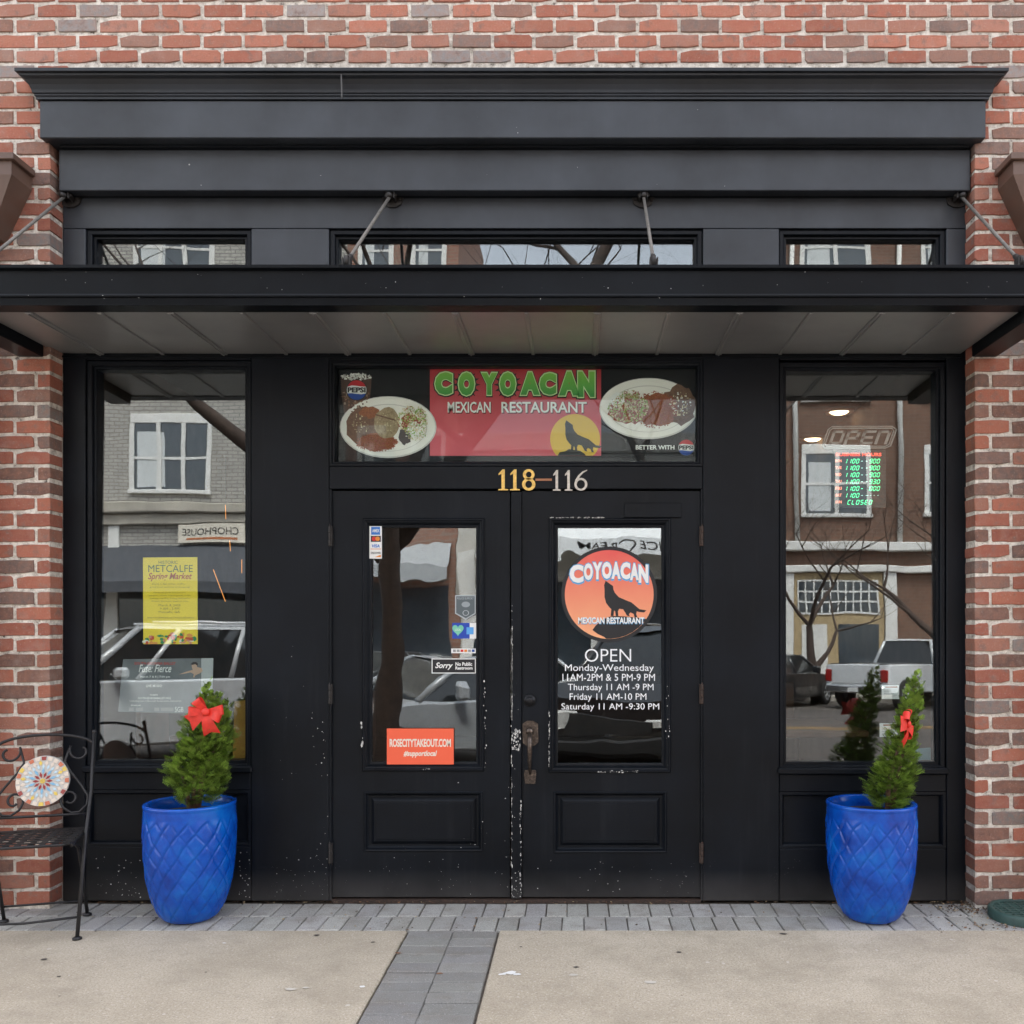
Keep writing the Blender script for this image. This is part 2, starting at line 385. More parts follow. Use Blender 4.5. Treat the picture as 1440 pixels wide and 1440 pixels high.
def brick_mesh(w, h, d, seed):
    r = random.Random(seed); e = .0021
    def side(p, q, n):
        out = []
        for i in range(n):
            t_ = i/n; out.append((p[0]+(q[0]-p[0])*t_+r.uniform(-e, e), p[1]+(q[1]-p[1])*t_+r.uniform(-e, e)*.8))
        return out
    a, b = w/2, h/2; c = .0022
    cr = [r.uniform(.001, .006) if r.random() < .7 else r.uniform(.006, .014) for _ in range(4)]
    P = side((-a+cr[0], -b), (a-cr[1], -b), 4)+side((a, -b+cr[1]), (a, b-cr[2]), 1)+[(a-r.uniform(0, .002), b-cr[2])]+side((a-cr[2], b), (-a+cr[3], b), 4)+side((-a, b-cr[3]), (-a, -b+cr[0]), 1)+[(-a+r.uniform(0, .002), -b+cr[0])]
    n = len(P); mb = MB()
    vv = [(x*(1-c/a), 0+r.uniform(-.0008, .0008), z*(1-c/b)) for x, z in P]+[(x, c, z) for x, z in P]+[(x, d, z) for x, z in P]
    ff = [list(range(n))]+[[i, n+i, n+(i+1) % n, (i+1) % n] for i in range(n)]+[[n+i, 2*n+i, 2*n+(i+1) % n, n+(i+1) % n] for i in range(n)]
    mb.add(vv, ff); return mb
bcache = {}
cand = []
PITCH = 58.4
for k in range(-9, 58):
    y0, y1 = ky(k)+2.1, ky(k+1)-2.1
    off = 50 if k % 2 == 0 else 20.5
    n0 = int((-330-off)//PITCH)+1
    xx = off+n0*PITCH
    while xx < 1740:
        a, b = xx+2.4, xx+PITCH-2.4
        segs = []
        if k <= 3: segs = [(a, b)]
        elif k <= 8:
            if a < 95: segs.append((a, min(b, 95)))
            if b > 1345: segs.append((max(a, 1345), b))
        else:
            if a < CL-4: segs.append((a, min(b, CL)))
            elif b > CL and a < CL: pass
            if b > CR+4: segs.append((max(a, CR), b))
        for s0, s1 in segs:
            if s1-s0 > 6:
                vis = max(0, min(s1, 1440)-max(s0, 0))*max(0, min(y1, 1440)-max(y0, 0))
                if 372 < (y0+y1)/2 < 462: vis *= .02
                if 4 <= k <= 8 and ((s0+s1)/2 > 60 and (s0+s1)/2 < 1380): vis *= .1
                cand.append((vis, s0+rnd.uniform(-.5, .5), s1+rnd.uniform(-.5, .5), y0+rnd.uniform(-.35, .35), y1+rnd.uniform(-.35, .35)))
        xx += PITCH
cand.sort(key=lambda t: -t[0])
rest = MB()
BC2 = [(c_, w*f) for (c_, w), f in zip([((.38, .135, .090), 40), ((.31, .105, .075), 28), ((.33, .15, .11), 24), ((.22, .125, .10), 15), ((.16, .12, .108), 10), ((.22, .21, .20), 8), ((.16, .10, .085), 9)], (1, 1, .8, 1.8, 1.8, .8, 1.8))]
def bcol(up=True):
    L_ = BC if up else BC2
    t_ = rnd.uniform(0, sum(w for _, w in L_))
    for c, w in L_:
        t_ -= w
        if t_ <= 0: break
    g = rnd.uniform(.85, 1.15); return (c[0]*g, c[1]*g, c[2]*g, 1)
for i, (vis, s0, s1, y0, y1) in enumerate(cand):
    p = at((s0+s1)/2, (y0+y1)/2, YB); w = gx(s1, YB)-gx(s0, YB); h = gz(y0, YB)-gz(y1, YB)
    yy = rnd.uniform(-.0022, .0022)
    if vis > 0 and i < 300:
        key = (round(w*200), round(h*1000), rnd.randrange(5))
        if key not in bcache:
            m_ = brick_mesh(w, h, .112, hash(key) & 0xffff); me = bpy.data.meshes.new('brick'); me.from_pydata(m_.v, [], m_.f); me.materials.append(BRICK); bcache[key] = me
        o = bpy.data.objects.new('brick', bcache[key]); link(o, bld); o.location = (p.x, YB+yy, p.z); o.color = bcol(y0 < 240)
        o.rotation_euler = (0, rnd.uniform(-.004, .004), 0)
    else:
        m_ = brick_mesh(w, h, .112, i); rest.add([(a+p.x, b+YB+yy, c+p.z) for a, b, c in m_.v], m_.f)
rb = mk('outer_bricks', rest, BRICK, bld, kind='stuff'); rb.color = (.35, .13, .095, 1)

# rainwater hoppers on both sides
brown = mat('brown_metal', (.115, .068, .050), .42, var=.15, vscale=5, spec=.5)
for sgn, px, label in ((-1, 52, 'brown metal rainwater hopper and pipe at the left edge of the brick wall'), (1, 1396, 'brown metal rainwater hopper and pipe at the right edge of the brick wall')):
    xw = gx(px, YB); c = xw+sgn*.21
    zt, zb = gz(236, YB-.07), gz(334, YB-.07)
    t_ = thing('downspout', label, 'downspout', (c, YB, 0), 'rainwater pipes')
    h = MB(); a = .185; f0, f1 = YB-.165, YB
    h.box(c-a-.018, c+a+.018, f0-.018, f1-.001, zt-.012, zt+.02, ch=.003)
    mid = zt-.012-.065
    h.box(c-a, c+a, f0, f1-.001, mid, zt-.0125)
    b_ = .062
    h.add([(c-a, f0, mid), (c+a, f0, mid), (c+a, f1-.001, mid), (c-a, f1-.001, mid), (c-b_, f1-.12, zb), (c+b_, f1-.12, zb), (c+b_, f1-.001, zb), (c-b_, f1-.001, zb)], [(0, 4, 5, 1), (1, 5, 6, 2), (2, 6, 7, 3), (3, 7, 4, 0), (4, 7, 6, 5)])
    mk('hopper', h, brown, t_)
    mk('pipe', MB().box(c+sgn*.06-.055, c+sgn*.06+.055, YB-.112, YB-.004, .02, zb-.001, ch=.008), brown, t_)

# ------------------------------------------------------------------ storefront
shop = thing('storefront', 'black painted timber storefront with glazed double doors and two tall windows', 'storefront', (0, 0, 0))
TILT = math.tan(R(.78))
P_ = PAINT
# crown moulding (mitred returns)
def crown():
    y1 = -.165; x0, x1 = gx(55, y1), gx(1387, y1); zb = gz(141, y1); zt = gz(95, y1-.075)
    H = zt-zb
    prof = [(0, 0), (.010, 0), (.010, .10), (.016, .13), (.016, .20), (.022, .22), (.024, .34), (.032, .52), (.046, .68), (.060, .76), (.062, .84), (.070, .85), (.075, .87), (.075, 1.0)]
    vv = []; ff = []
    for p, h in prof:
        z = zb+h*H; vv += [(x0-p, .2, z), (x0-p, y1-p, z), (x1+p, y1-p, z), (x1+p, .2, z)]
    n = len(prof)
    for i in range(n-1):
        for k in range(3): ff.append((4*i+k, 4*i+k+1, 4*i+5+k, 4*i+4+k))
    ff.append((4*n-4, 4*n-3, 4*n-2, 4*n-1)); ff.append((3, 2, 1, 0))
    return MB().add(vv, ff)
mk('crown_moulding', crown(), mk_paint('shaded_crown_paint', (.012, .0145, .019), False, .40), shop)  # darker than the boards: shade of its down-facing hollow put in the colour
mk('crown_joint', MB().ppoly([(479, 104), (480.2, 104), (481, 136), (479.6, 137)], -.243, .012), mat('pale_wood', (.10, .10, .10), .9), shop)
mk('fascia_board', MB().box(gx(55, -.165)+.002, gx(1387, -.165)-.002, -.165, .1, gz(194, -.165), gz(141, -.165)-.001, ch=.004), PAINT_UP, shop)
mk('bed_mould', MB().box(gx(84, -.1), gx(1363, -.1), -.108, .1, gz(207, -.1)-.002, gz(194, -.165)-.001, ch=.006), P_, shop)
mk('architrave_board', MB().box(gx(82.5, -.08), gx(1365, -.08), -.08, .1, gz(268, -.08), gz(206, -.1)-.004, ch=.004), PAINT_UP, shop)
mk('fillet_strip', MB().box(gx(88.6, 0)+.001, gx(1362.4, 0)-.001, -.022, .1, gz(277, 0), gz(268, -.08)-.001, ch=.004), P_, shop)
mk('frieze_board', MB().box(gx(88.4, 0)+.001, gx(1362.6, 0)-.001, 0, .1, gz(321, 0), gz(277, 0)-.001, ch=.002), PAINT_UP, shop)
ZF = gz(321, 0)-.0015
ZM = gz(480, 0)
def post(name, a, b, y=0, back=.1):
    mk(name, MB().box(gx(a, 0), gx(b, 0), y, back, .004, ZM, ch=.003), P_, shop)
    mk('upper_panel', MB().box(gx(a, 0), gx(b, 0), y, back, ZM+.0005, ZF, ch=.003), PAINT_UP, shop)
post('corner_stile', 88.4, 119.7); post('corner_stile', 1331.3, 1362.6)
post('pilaster', 353.3, 462.2); post('pilaster', 988.8, 1095.7)
# raised seams on the pilasters
for a, b in ((353.3, 462.2), (988.8, 1095.7)):
    pass
def window(x0, x1, y0, y1, glass, nm='window', prof=None, g=None, bot=True, par=shop):
    """frame ring between opening px (x0..x1,y0..y1) and glass; returns frame object and pane"""
    X0, X1, Z0, Z1 = gx(x0, 0), gx(x1, 0), gz(y1, 0), gz(y0, 0)
    prof = prof or [(0, .10), (0, .016), (.004, .012), (.020, .012), (.024, .016), (.026, .030), (.038, .030), (.040, .036), (.040, .10)]
    fr = mk(nm, MB().rings(X0+.0006, X1-.0006, Z0+.0006, Z1-.0006, prof, False), P_, par)
    d = prof[-1][0]-.004 if g is None else g
    zm = (Z0+Z1)/2; yc = .058
    a, b, c, e = X0+d, X1-d, Z0+d, Z1-d; t_ = .006
    pm_ = MB().add([(a, yc+(c-zm)*TILT, c), (b, yc+(c-zm)*TILT, c), (b, yc+(e-zm)*TILT, e), (a, yc+(e-zm)*TILT, e), (a, yc+t_+(c-zm)*TILT, c), (b, yc+t_+(c-zm)*TILT, c), (b, yc+t_+(e-zm)*TILT, e), (a, yc+t_+(e-zm)*TILT, e)],
                   [(0, 1, 2, 3), (5, 4, 7, 6), (0, 4, 5, 1), (1, 5, 6, 2), (2, 6, 7, 3), (3, 7, 4, 0)])
    mk('pane', pm_, glass, fr)
    return fr
# upper transoms (continue behind the canopy)
window(120.3, 352.7, 322, 486, GLASS, 'transom_window'); window(462.8, 988.2, 322, 486, GLASS, 'transom_window'); window(1096.3, 1330.7, 322, 486, GLASS, 'transom_window')
# head rails under the canopy
for a, b in ((120.3, 352.7), (462.8, 988.2), (1096.3, 1330.7)):
    mk('head_rail', MB().pbox(a, b, 486.6, 505.4, 0.0012, .1), P_, shop)
# tall side windows
window(120.3, 352.7, 506, 1081.5, GLASS, 'side_window'); window(1096.3, 1330.7, 508, 1084, GLASS, 'side_window')
for (a, b, yt) in ((120.3, 352.7, 1082), (1096.3, 1330.7, 1084.5)):
    mk('sill', MB().box(gx(a, 0)-.01, gx(b, 0)+.01, -.022, .1, gz(yt+4, 0), gz(yt-5, 0), ch=.006), P_, shop)
    X0, X1 = gx(a, 0)+.0006, gx(b, 0)-.0006
    mk('panel_rail', MB().box(X0, X1, .002, .1, gz(yt+29, 0), gz(yt+4.6, 0), ch=.003), P_, shop)
    mk('bulkhead_panel', MB().rings(X0, X1, gz(yt+109, 0), gz(yt+29.3, 0), [(0, .1), (0, .004), (.014, .004), (.020, .010), (.026, .030), (.030, .030)]), P_, shop)
    mk('bottom_rail', MB().box(X0, X1, .002, .1, .004, gz(yt+109.4, 0), ch=.003), P_, shop)
# sign transom frame and header
window(462.8, 988.2, 506, 655, GLASS_SIGN, 'sign_window', [(0, .10), (0, .004), (.010, .004), (.014, .014), (.022, .016), (.026, .03), (.026, .10)])
mk('door_header', MB().pbox(462.8, 988.2, 655.6, 687.4, .002, .1), P_, shop)
mk('door_jamb', MB().pbox(462.8, 466.2, 688, 1266.5, .004, .1, ch=.001), P_, shop); mk('door_jamb', MB().pbox(985.6, 988.2, 688, 1266.5, .004, .1, ch=.001), P_, shop)
rust = mk_mottle('rusty_metal', [(.3, (.020, .015, .013)), (.58, (.055, .033, .024)), (.78, (.17, .09, .055))], 90, .7)
mk('threshold', MB().box(gx(466, 0), gx(986, 0), .006, .16, -.01, .008), rust, shop)
# doors
rustdark = mk_mottle('hinge_metal', [(.3, (.012, .012, .013)), (.62, (.03, .025, .022)), (.8, (.12, .06, .035))], 120, .6)
chipmat = mat('bare_paint', (.62, .61, .58), .8, var=.25, vscale=90)
def chips(regions, name, parent, seed, y):
    r = random.Random(seed); m_ = MB()
    for (x0, x1, y0, y1, n, s0, s1, asp) in regions:
        for _ in range(n):
            cx, cy = r.uniform(x0, x1), r.uniform(y0, y1); s_ = r.uniform(s0, s1)*r.choice((.5, .7, 1, 1)); k = r.randint(5, 7); ph = r.uniform(0, 6)
            m_.ppoly([(cx+s_*math.cos(ph+6.283*i/k)*r.uniform(.6, 1.2), cy+s_*asp*math.sin(ph+6.283*i/k)*r.uniform(.6, 1.2)) for i in range(k)], y, 0)
    return mk(name, m_, chipmat, parent, kind='stuff')
def door(x0, x1, gl, panel, hx, hl):
    d = .020
    X0, X1, Z0, Z1 = gx(x0, d), gx(x1, d), .018, gz(690.5, d)
    gX0, gX1, gZ0, gZ1 = gx(gl[0], d), gx(gl[1], d), gz(gl[3], d), gz(gl[2], d)
    pX0, pX1, pZ0, pZ1 = gx(panel[0], d), gx(panel[1], d), gz(panel[3], d), gz(panel[2], d)
    m_ = MB()
    # stiles and rails around the glass and the panel opening, one leaf
    xs = [X0, gX0, gX1, X1]; zs = [Z0, pZ0, pZ1, gZ0, gZ1, Z1]
    def b(a0, a1, c0, c1): m_.box(a0, a1, d, d+.042, c0, c1)
    b(X0, gX0, Z0, Z1); b(gX1, X1, Z0, Z1); b(gX0, gX1, Z0, pZ0); b(gX0, gX1, pZ1, gZ0); b(gX0, gX1, gZ1, Z1)
    if abs(pX0-gX0) > .001:
        b(gX0, pX0, pZ0, pZ1) if pX0 > gX0 else None; b(pX1, gX1, pZ0, pZ1) if pX1 < gX1 else None
    leaf = mk('door', m_, P_, shop)
    mk('glazing_bead', MB().rings(gX0-.012, gX1+.012, gZ0-.012, gZ1+.012, [(0, d+.002), (0, d-.006), (.005, d-.012), (.011, d-.012), (.016, d-.006), (.022, d-.004), (.034, d+.012), (.044, d+.014), (.046, d+.03)], False), P_, leaf)
    a, b2, c, e = gX0+.026, gX1-.026, gZ0+.026, gZ1-.026; zm = (c+e)/2; yc = d+.028; t_ = .004; tl = TILT*.9
    yy = lambda z: yc+(z-zm)*tl
    mk('pane', MB().add([(a, yy(c), c), (b2, yy(c), c), (b2, yy(e), e), (a, yy(e), e), (a, yy(c)+t_, c), (b2, yy(c)+t_, c), (b2, yy(e)+t_, e), (a, yy(e)+t_, e)], [(0, 1, 2, 3), (5, 4, 7, 6), (0, 4, 5, 1), (1, 5, 6, 2), (2, 6, 7, 3), (3, 7, 4, 0)]), GLASS_DOOR, leaf)
    mk('raised_panel', MB().rings(pX0-.004, pX1+.004, pZ0-.004, pZ1+.004, [(0, d+.002), (0, d-.004), (.004, d-.008), (.010, d-.006), (.016, d+.008), (.024, d+.016), (.034, d+.016), (.050, d+.004), (.062, d+.003), (.063, d+.001), (.07, d+.001)]), P_, leaf)
    for hy in (754, 976, 1200):
        hm = MB(); hxw = gx(hx, 0)
        for k in range(3): hm.lathe([(0, -.016), (.0062, -.016), (.0070, -.013), (.0070, .013), (.0062, .016), (0, .016)], 10, (hxw, -.004, gz(hy, 0)+(k-1)*.0335))
        hm.lathe([(0, 0), (.005, 0), (.004, .008), (0, .009)], 8, (hxw, -.004, gz(hy, 0)+.0497))
        hm.box(hxw-.004, hxw+.012*hl, -.0015, .0195, gz(hy+14, 0), gz(hy-14, 0))
        mk('hinge', hm, rustdark if hl > 0 else rust, leaf)
    return leaf
dl = door(467.2, 717, (513, 678, 732, 1081), (513, 678, 1114, 1196), 463.8, 1)
dr = door(734.5, 984.8, (775, 940, 732, 1083), (779.5, 936.5, 1114, 1198), 987.2, -1)
ast = mk('astragal', MB().pbox(718.6, 733.4, 691, 1264, .006, .06, ch=.003), P_, shop)
chips([(718.8, 720.2, 885, 1012, 240, .4, .9, 4.5), (718.8, 721, 850, 1060, 24, .3, 1.0, 3.0), (719.5, 732, 1026, 1054, 60, .4, 1.8, 1.6), (718.8, 720.6, 1060, 1263, 44, .2, .8, 4), (731, 733.2, 1120, 1172, 16, .3, .9, 3.5), (731, 733.2, 1180, 1263, 20, .3, 1.0, 2.2), (719, 733, 1225, 1263, 20, .3, 1.1, 1.2), (719, 733, 850, 1240, 10, .2, .6, 1.4)], 'paint_chips', ast, 3, .0052)
chips([(508, 510, 1015, 1050, 8, .6, 1.8, 2.2), (590, 605, 1080, 1082.5, 10, .4, 1.3, .6), (680, 684, 950, 1080, 18, .4, 1.0, 1.6), (520, 716, 1205, 1260, 26, .3, .9, .8), (640, 716, 1100, 1200, 14, .3, 1.1, .7)], 'paint_chips', dl, 4, .0075)
chips([(771.6, 773, 1000, 1080, 50, .3, .8, 3), (772, 850, 727.2, 728.6, 90, .4, 1.5, .5), (840, 900, 1083, 1086.5, 34, .4, 1.6, .6), (936, 942, 950, 1080, 14, .3, .9, 1.5), (745, 980, 1205, 1258, 26, .3, .9, .8)], 'paint_chips', dr, 5, .0075)
chips([(438, 461, 1000, 1080, 14, .3, 1.0, 1.1), (440, 461, 1080, 1262, 16, .2, 1.0, 1.2), (380, 461, 1190, 1266, 36, .2, .8, .9), (133, 200, 1205, 1262, 40, .2, 1.1, 1), (336, 352, 1180, 1262, 24, .2, 1.1, 1), (380, 440, 900, 1100, 12, .2, .7, 1)], 'paint_chips', shop, 6, -.0005)
# hardware of the right leaf
iron = mat('black_iron', (.018, .018, .02), .38, .6, var=.2, vscale=60)
bronze = mk_mottle('worn_bronze', [(.3, (.04, .032, .028)), (.55, (.11, .085, .07)), (.75, (.30, .24, .19))], 70, .38); bronze.node_tree.nodes['Principled BSDF'].inputs['Metallic'].default_value = .75
c = at(745, 985, .02)
mk('deadbolt', MB().lathe([(.031, 0), (.031, .005), (.027, .010), (.017, .011), (.017, .020), (.015, .023), (0, .023)], 28, (c.x, .0205, c.z), axis='y').box(c.x-.0015, c.x+.0015, -.0045, -.002, c.z-.009, c.z+.009), iron, dr)
hm = MB()
hm.ppoly([(735, 1018), (741, 1013.5), (750, 1013.5), (756.5, 1018), (757, 1044), (751, 1049), (740, 1049), (735, 1044)], .012, .009)
hm.ppoly([(738, 1083), (753, 1083), (754, 1088), (752.5, 1102), (738.5, 1102), (737, 1088)], .013, .008)
g = [at(745.5, 1031, .004), at(745.3, 1034, -.03), at(745, 1041, -.055), at(744.8, 1054, -.062), at(744.8, 1068, -.05), at(745, 1080, -.018), at(745.5, 1088, .012)]
hm.tube(g, [.010, .011, .0125, .0125, .0105, .008, .007], 10)
hm.lathe([(.0, .030), (.014, .028), (.020, .018), (.021, .0)], 18, at(745, 1028, .012), axis='y')
mk('handle', hm, bronze, dr)
mk('closer_plate', MB().pbox(878, 958, 707, 727.5, .006, .0195, ch=.002).pbox(890, 893, 716, 719, .0035, .006, ch=0).pbox(915, 918, 713, 716, .0035, .006, ch=0).pbox(944, 947, 716, 719, .0035, .006, ch=0), P_, dr)

# ------------------------------------------------------------------ canopy
YC = -.735
XC0, XC1 = gx(80, 0), gx(1353, 0)
zs = gz(497.5, 0)
can = thing('entrance_canopy', 'flat black steel canopy with grey ribbed soffit hung over the doors', 'canopy', (0, YC/2, zs))
blk = mat('black_steel', (.0045, .0058, .0080), .33, var=.25, vscale=4, bump=.06, bscale=30, spec=.13)
zf0 = zs-.004; zf1 = gz(372, YC)
fb = MB()
pr = [(-.0, zf1), (-.0, zf1-.013), (.022, zf1-.018), (.022, zf0+.050), (.004, zf0+.046), (.0, zf0+.040), (.0, zf0+.034), (.010, zf0+.030), (.014, zf0), (.10, zf0), (.10, zf1)]
n = len(pr); vv = [(XC0-.12, YC+a, z) for a, z in pr]+[(XC1+.12, YC+a, z) for a, z in pr]
fb.add(vv, [[i, (i+1) % n, n+(i+1) % n, n+i] for i in range(n)]+[list(range(n))[::-1], [n+i for i in range(n)]])
mk('front_beam', fb, blk, can)
mk('side_beam', MB().box(XC0-.12, XC0+.0, YC+.101, YB-.0005, zs-.05, zf1-.02, ch=.004), blk, can)
mk('side_beam', MB().box(XC1-.0, XC1+.12, YC+.101, YB-.0005, zs-.05, zf1-.02, ch=.004), blk, can)
mk('deck', MB().box(XC0+.001, XC1-.001, YC+.102, -.001, zs+.035, zs+.07), blk, can)
soff = mk_mottle('soffit_grey', [(.3, (.26, .264, .27)), (.7, (.33, .335, .34))], 1.8, .38); soff.node_tree.nodes['Principled BSDF'].inputs['Metallic'].default_value = .55
ribx = [143+86.7*i for i in range(14)]
ex = [gx(80, 0)+.001]+[gx(p, 0) for p in ribx]+[gx(1353, 0)-.001]
ex[0] = XC0+.002; ex[-1] = XC1-.002
for i in range(len(ex)-1):
    mk('soffit_panel', MB().box(ex[i]+.006, ex[i+1]-.006, YC+.103, -.002, zs+rnd.uniform(-.001, .001), zs+.02, ch=.002), soff, can)
for i, p in enumerate(ribx):
    X = gx(p, 0); w = .016 if i % 2 == 0 else .009
    rb_ = MB().box(X-w, X+w, YC+.104, -.003, zs-.009, zs+.018, ch=.003)
    if i % 2 == 0: rb_.box(X-.004, X+.004, YC+.105, -.004, zs-.015, zs-.0092, ch=.001)
    mk('soffit_rib', rb_, soff, can)
mk('wall_trim', MB().box(XC0+.01, XC1-.01, -.014, -.0008, zs-.022, zs-.0105, ch=.002), blk, can)
chips([(0, 1440, 378, 410, 34, .2, .8, 1), (0, 1440, 414, 424, 10, .2, .7, 1)], 'paint_flecks', can, 8, YC-.0008)
chips([(70, 1370, 148, 190, 5, .3, .9, 1)], 'paint_flecks', shop, 9, -.1655)
chips([(95, 1350, 215, 262, 6, .3, 1.0, 1), (266, 267, 231, 232, 1, 1.2, 1.3, 1)], 'paint_flecks', shop, 10, -.0805)
# tie rods
steel = mk_mottle('weathered_steel', [(.3, (.10, .09, .08)), (.7, (.22, .20, .175))], 60, .5)
for pxw, lab in ((100, 'leftmost canopy tie rod, running off past the left hopper'), (552, 'slanting canopy tie rod left of the centre'), (904, 'steep canopy tie rod right of the centre'), (1345, 'rightmost canopy tie rod, running off past the right hopper')):
    X = gx(pxw, 0); t_ = thing('tie_rod', lab, 'tie rod', (X, 0, gz(283, 0)), 'canopy tie rods')
    zz = gz(282, 0); x2 = X-(.06 if pxw == 552 else 0); e_ = Vector((x2, YC+.055, zf1+.034))
    b_ = MB()
    b_.prism([(X-.055, zz+.01), (X-.045, zz-.022), (X-.015, zz-.038), (X+.015, zz-.038), (X+.045, zz-.022), (X+.055, zz+.01), (X+.03, zz+.038), (X-.03, zz+.038)], -.010, .0095)
    for s_ in (-1, 1):
        b_.box(X+s_*.018-.004, X+s_*.018+.004, -.065, -.010, zz-.016, zz+.022, ch=.002); b_.lathe([(0, .009), (.008, .009), (.008, 0)], 8, (X+s_*.040, -.010, zz), axis='y')
    b_.tube([(X-.03, -.047, zz+.004), (X+.03, -.047, zz+.004)], .007, 8)
    b_.tube([(X, -.03, zz+.008), (X, -.09, zz-.012)], .013, 8)
    mk('bracket', b_, rustdark, t_)
    mk('rod', MB().tube([(X, -.047, zz+.004), e_], .0078, 8), steel, t_)
    q = MB(); d_ = (Vector((X, -.047, zz))-e_).normalized()
    q.tube([e_-d_*.02, e_+d_*.06], .0125, 8)
    q.lathe([(.016, -.008), (.026, -.008), (.026, .008), (.016, .008), (.016, -.008)], 16, e_, axis='x')
    q.box(e_.x-.042, e_.x+.042, e_.y-.03, e_.y+.03, zf1+.0005, zf1+.008, ch=.002); q.box(e_.x-.018, e_.x-.011, e_.y-.02, e_.y+.02, zf1+.006, zf1+.045); q.box(e_.x+.011, e_.x+.018, e_.y-.02, e_.y+.02, zf1+.006, zf1+.045)
    mk('clevis', q, rustdark, t_)

# ------------------------------------------------------------------ printed sign over the doors
def flat(name, col, **k): return mat(name, col, k.pop('rough', .55), **k)
K = dict(black=flat('ink_black', (.012, .012, .014)), white=flat('ink_white', (.80, .80, .78)), red=flat('ink_red', (.40, .012, .020)), crimson=mk_grad('ink_crimson', gz(641, .07), gz(517, .07), (.66, .10, .13), (.40, .018, .028)),
         green=mk_grad('ink_green', gz(558, .07), gz(524, .07), (.03, .26, .045), (.20, .52, .06)), lime=flat('ink_lime', (.30, .55, .08)), dkred=flat('ink_darkred', (.09, .006, .008)), yellow=flat('ink_yellow', (.72, .46, .05)), blue=flat('ink_blue', (.012, .07, .30)), cream=flat('ink_cream', (.62, .55, .42)), grey=flat('ink_grey', (.28, .28, .28)), plate=flat('ink_plate', (.85, .82, .77)), plateshade=flat('ink_plate_rim', (.60, .58, .55)))
beans = mk_mottle('print_beans', [(.3, (.09, .045, .03)), (.7, (.20, .10, .06))], 70); rice = mk_mottle('print_rice', [(.3, (.13, .03, .012)), (.55, (.30, .09, .03)), (.75, (.45, .18, .07))], 230); meat = mk_mottle('print_meat', [(.3, (.20, .13, .07)), (.7, (.46, .36, .22))], 55); salsa = mk_mottle('print_salsa', [(.3, (.16, .02, .012)), (.7, (.40, .08, .04))], 120)
YS = .075
sign = thing('restaurant_sign', 'wide printed sign above the doors, red centre panel between two food plates', 'sign', at(725, 646, YS))
mk('film', MB().ppoly([(466, 509), (985, 509), (985, 652), (466, 652)], YS, .004), mat('film_black', (.009, .009, .011), .5, spec=.2), sign)
mk('red_panel', MB().ppoly([(604.5, 517), (845.3, 517), (845.3, 641), (604.5, 641)], YS-.0006), K['crimson'], sign)
# title
lw = [(611, 637), (644, 668), (676, 700), (702, 726), (731, 760), (758, 783), (785, 816), (812, 837)]
tm = MB()
for ch, (a, b), tp, bt in zip('COYOACAN', lw, (523, 523, 524, 523, 523, 524, 522, 522), (556, 557, 556, 557, 556, 556, 557, 559)):
    if ch == 'O' :
        cx, cy = (a+b)/2, 541
        for k in range(14):
            an = 6.283*k/14; tm.ppoly([(cx+13*math.cos(an-.15), cy+15*math.sin(an-.15)), (cx+20*math.cos(an), cy+21*math.sin(an)), (cx+13*math.cos(an+.15), cy+15*math.sin(an+.15))], YS-.0012, 0, 2)
    gW = (b-a)
    text(tm, ch, a-2.2, b+2.4, tp-2, bt+2.8, YS-.0018, 2, bold=.15)
    text(tm, ch, a-.6, b+.6, tp-1.4, bt+.8, YS-.0024, 1, bold=.125)
    text(tm, ch, a+.9, b-.9, tp+.6, bt-.7, YS-.0030, 0, bold=.085)
mk('title_lettering', tm, [K['green'], flat('ink_pale_green', (.55, .72, .35)), flat('ink_outline', (.02, .012, .008))], sign)
tm = MB()
text(tm, 'MEXICAN', 630, 691, 565.5, 582, YS-.0012, 1, bold=.035); text(tm, 'RESTAURANT', 706, 826, 565.5, 582, YS-.0012, 1, bold=.035)
text(tm, 'MEXICAN', 629.5, 690, 565, 580.4, YS-.0018, 0, bold=.018); text(tm, 'RESTAURANT', 705, 825, 565, 580.4, YS-.0018, 0, bold=.018)
mk('subtitle_lettering', tm, [K['white'], K['dkred']], sign)
COY = [(508, 458), (525, 470), (543, 483), (545, 500), (552, 515), (570, 535), (600, 548), (630, 560), (650, 577), (668, 592), (700, 597), (690, 607), (665, 605), (655, 602), (652, 615), (658, 630), (645, 630), (640, 614), (625, 607), (618, 615), (622, 626), (608, 622), (600, 607), (590, 592), (572, 590), (566, 602), (568, 624), (556, 624), (553, 602), (548, 598), (545, 624), (532, 624), (535, 592), (525, 582), (510, 562), (503, 535), (503, 500), (501, 478)]
mm = MB(); mm.ell(808.7, 617.3, 35, 35, YS-.0012, 0, 0, 48, clip=(600, 845.2, 500, 640.8))
mk('moon', mm, K['yellow'], sign)
mm = MB(); mm.ppoly([(795+(a-503)*.26, 591+(b-458)*.262) for a, b in COY], YS-.0018); mm.ppoly([(784, 640.8), (787, 636), (795, 634.5), (800, 631.5), (809, 633), (816, 634), (822, 638), (824, 640.8)], YS-.0021)
mk('coyote_silhouette', mm, K['black'], sign)
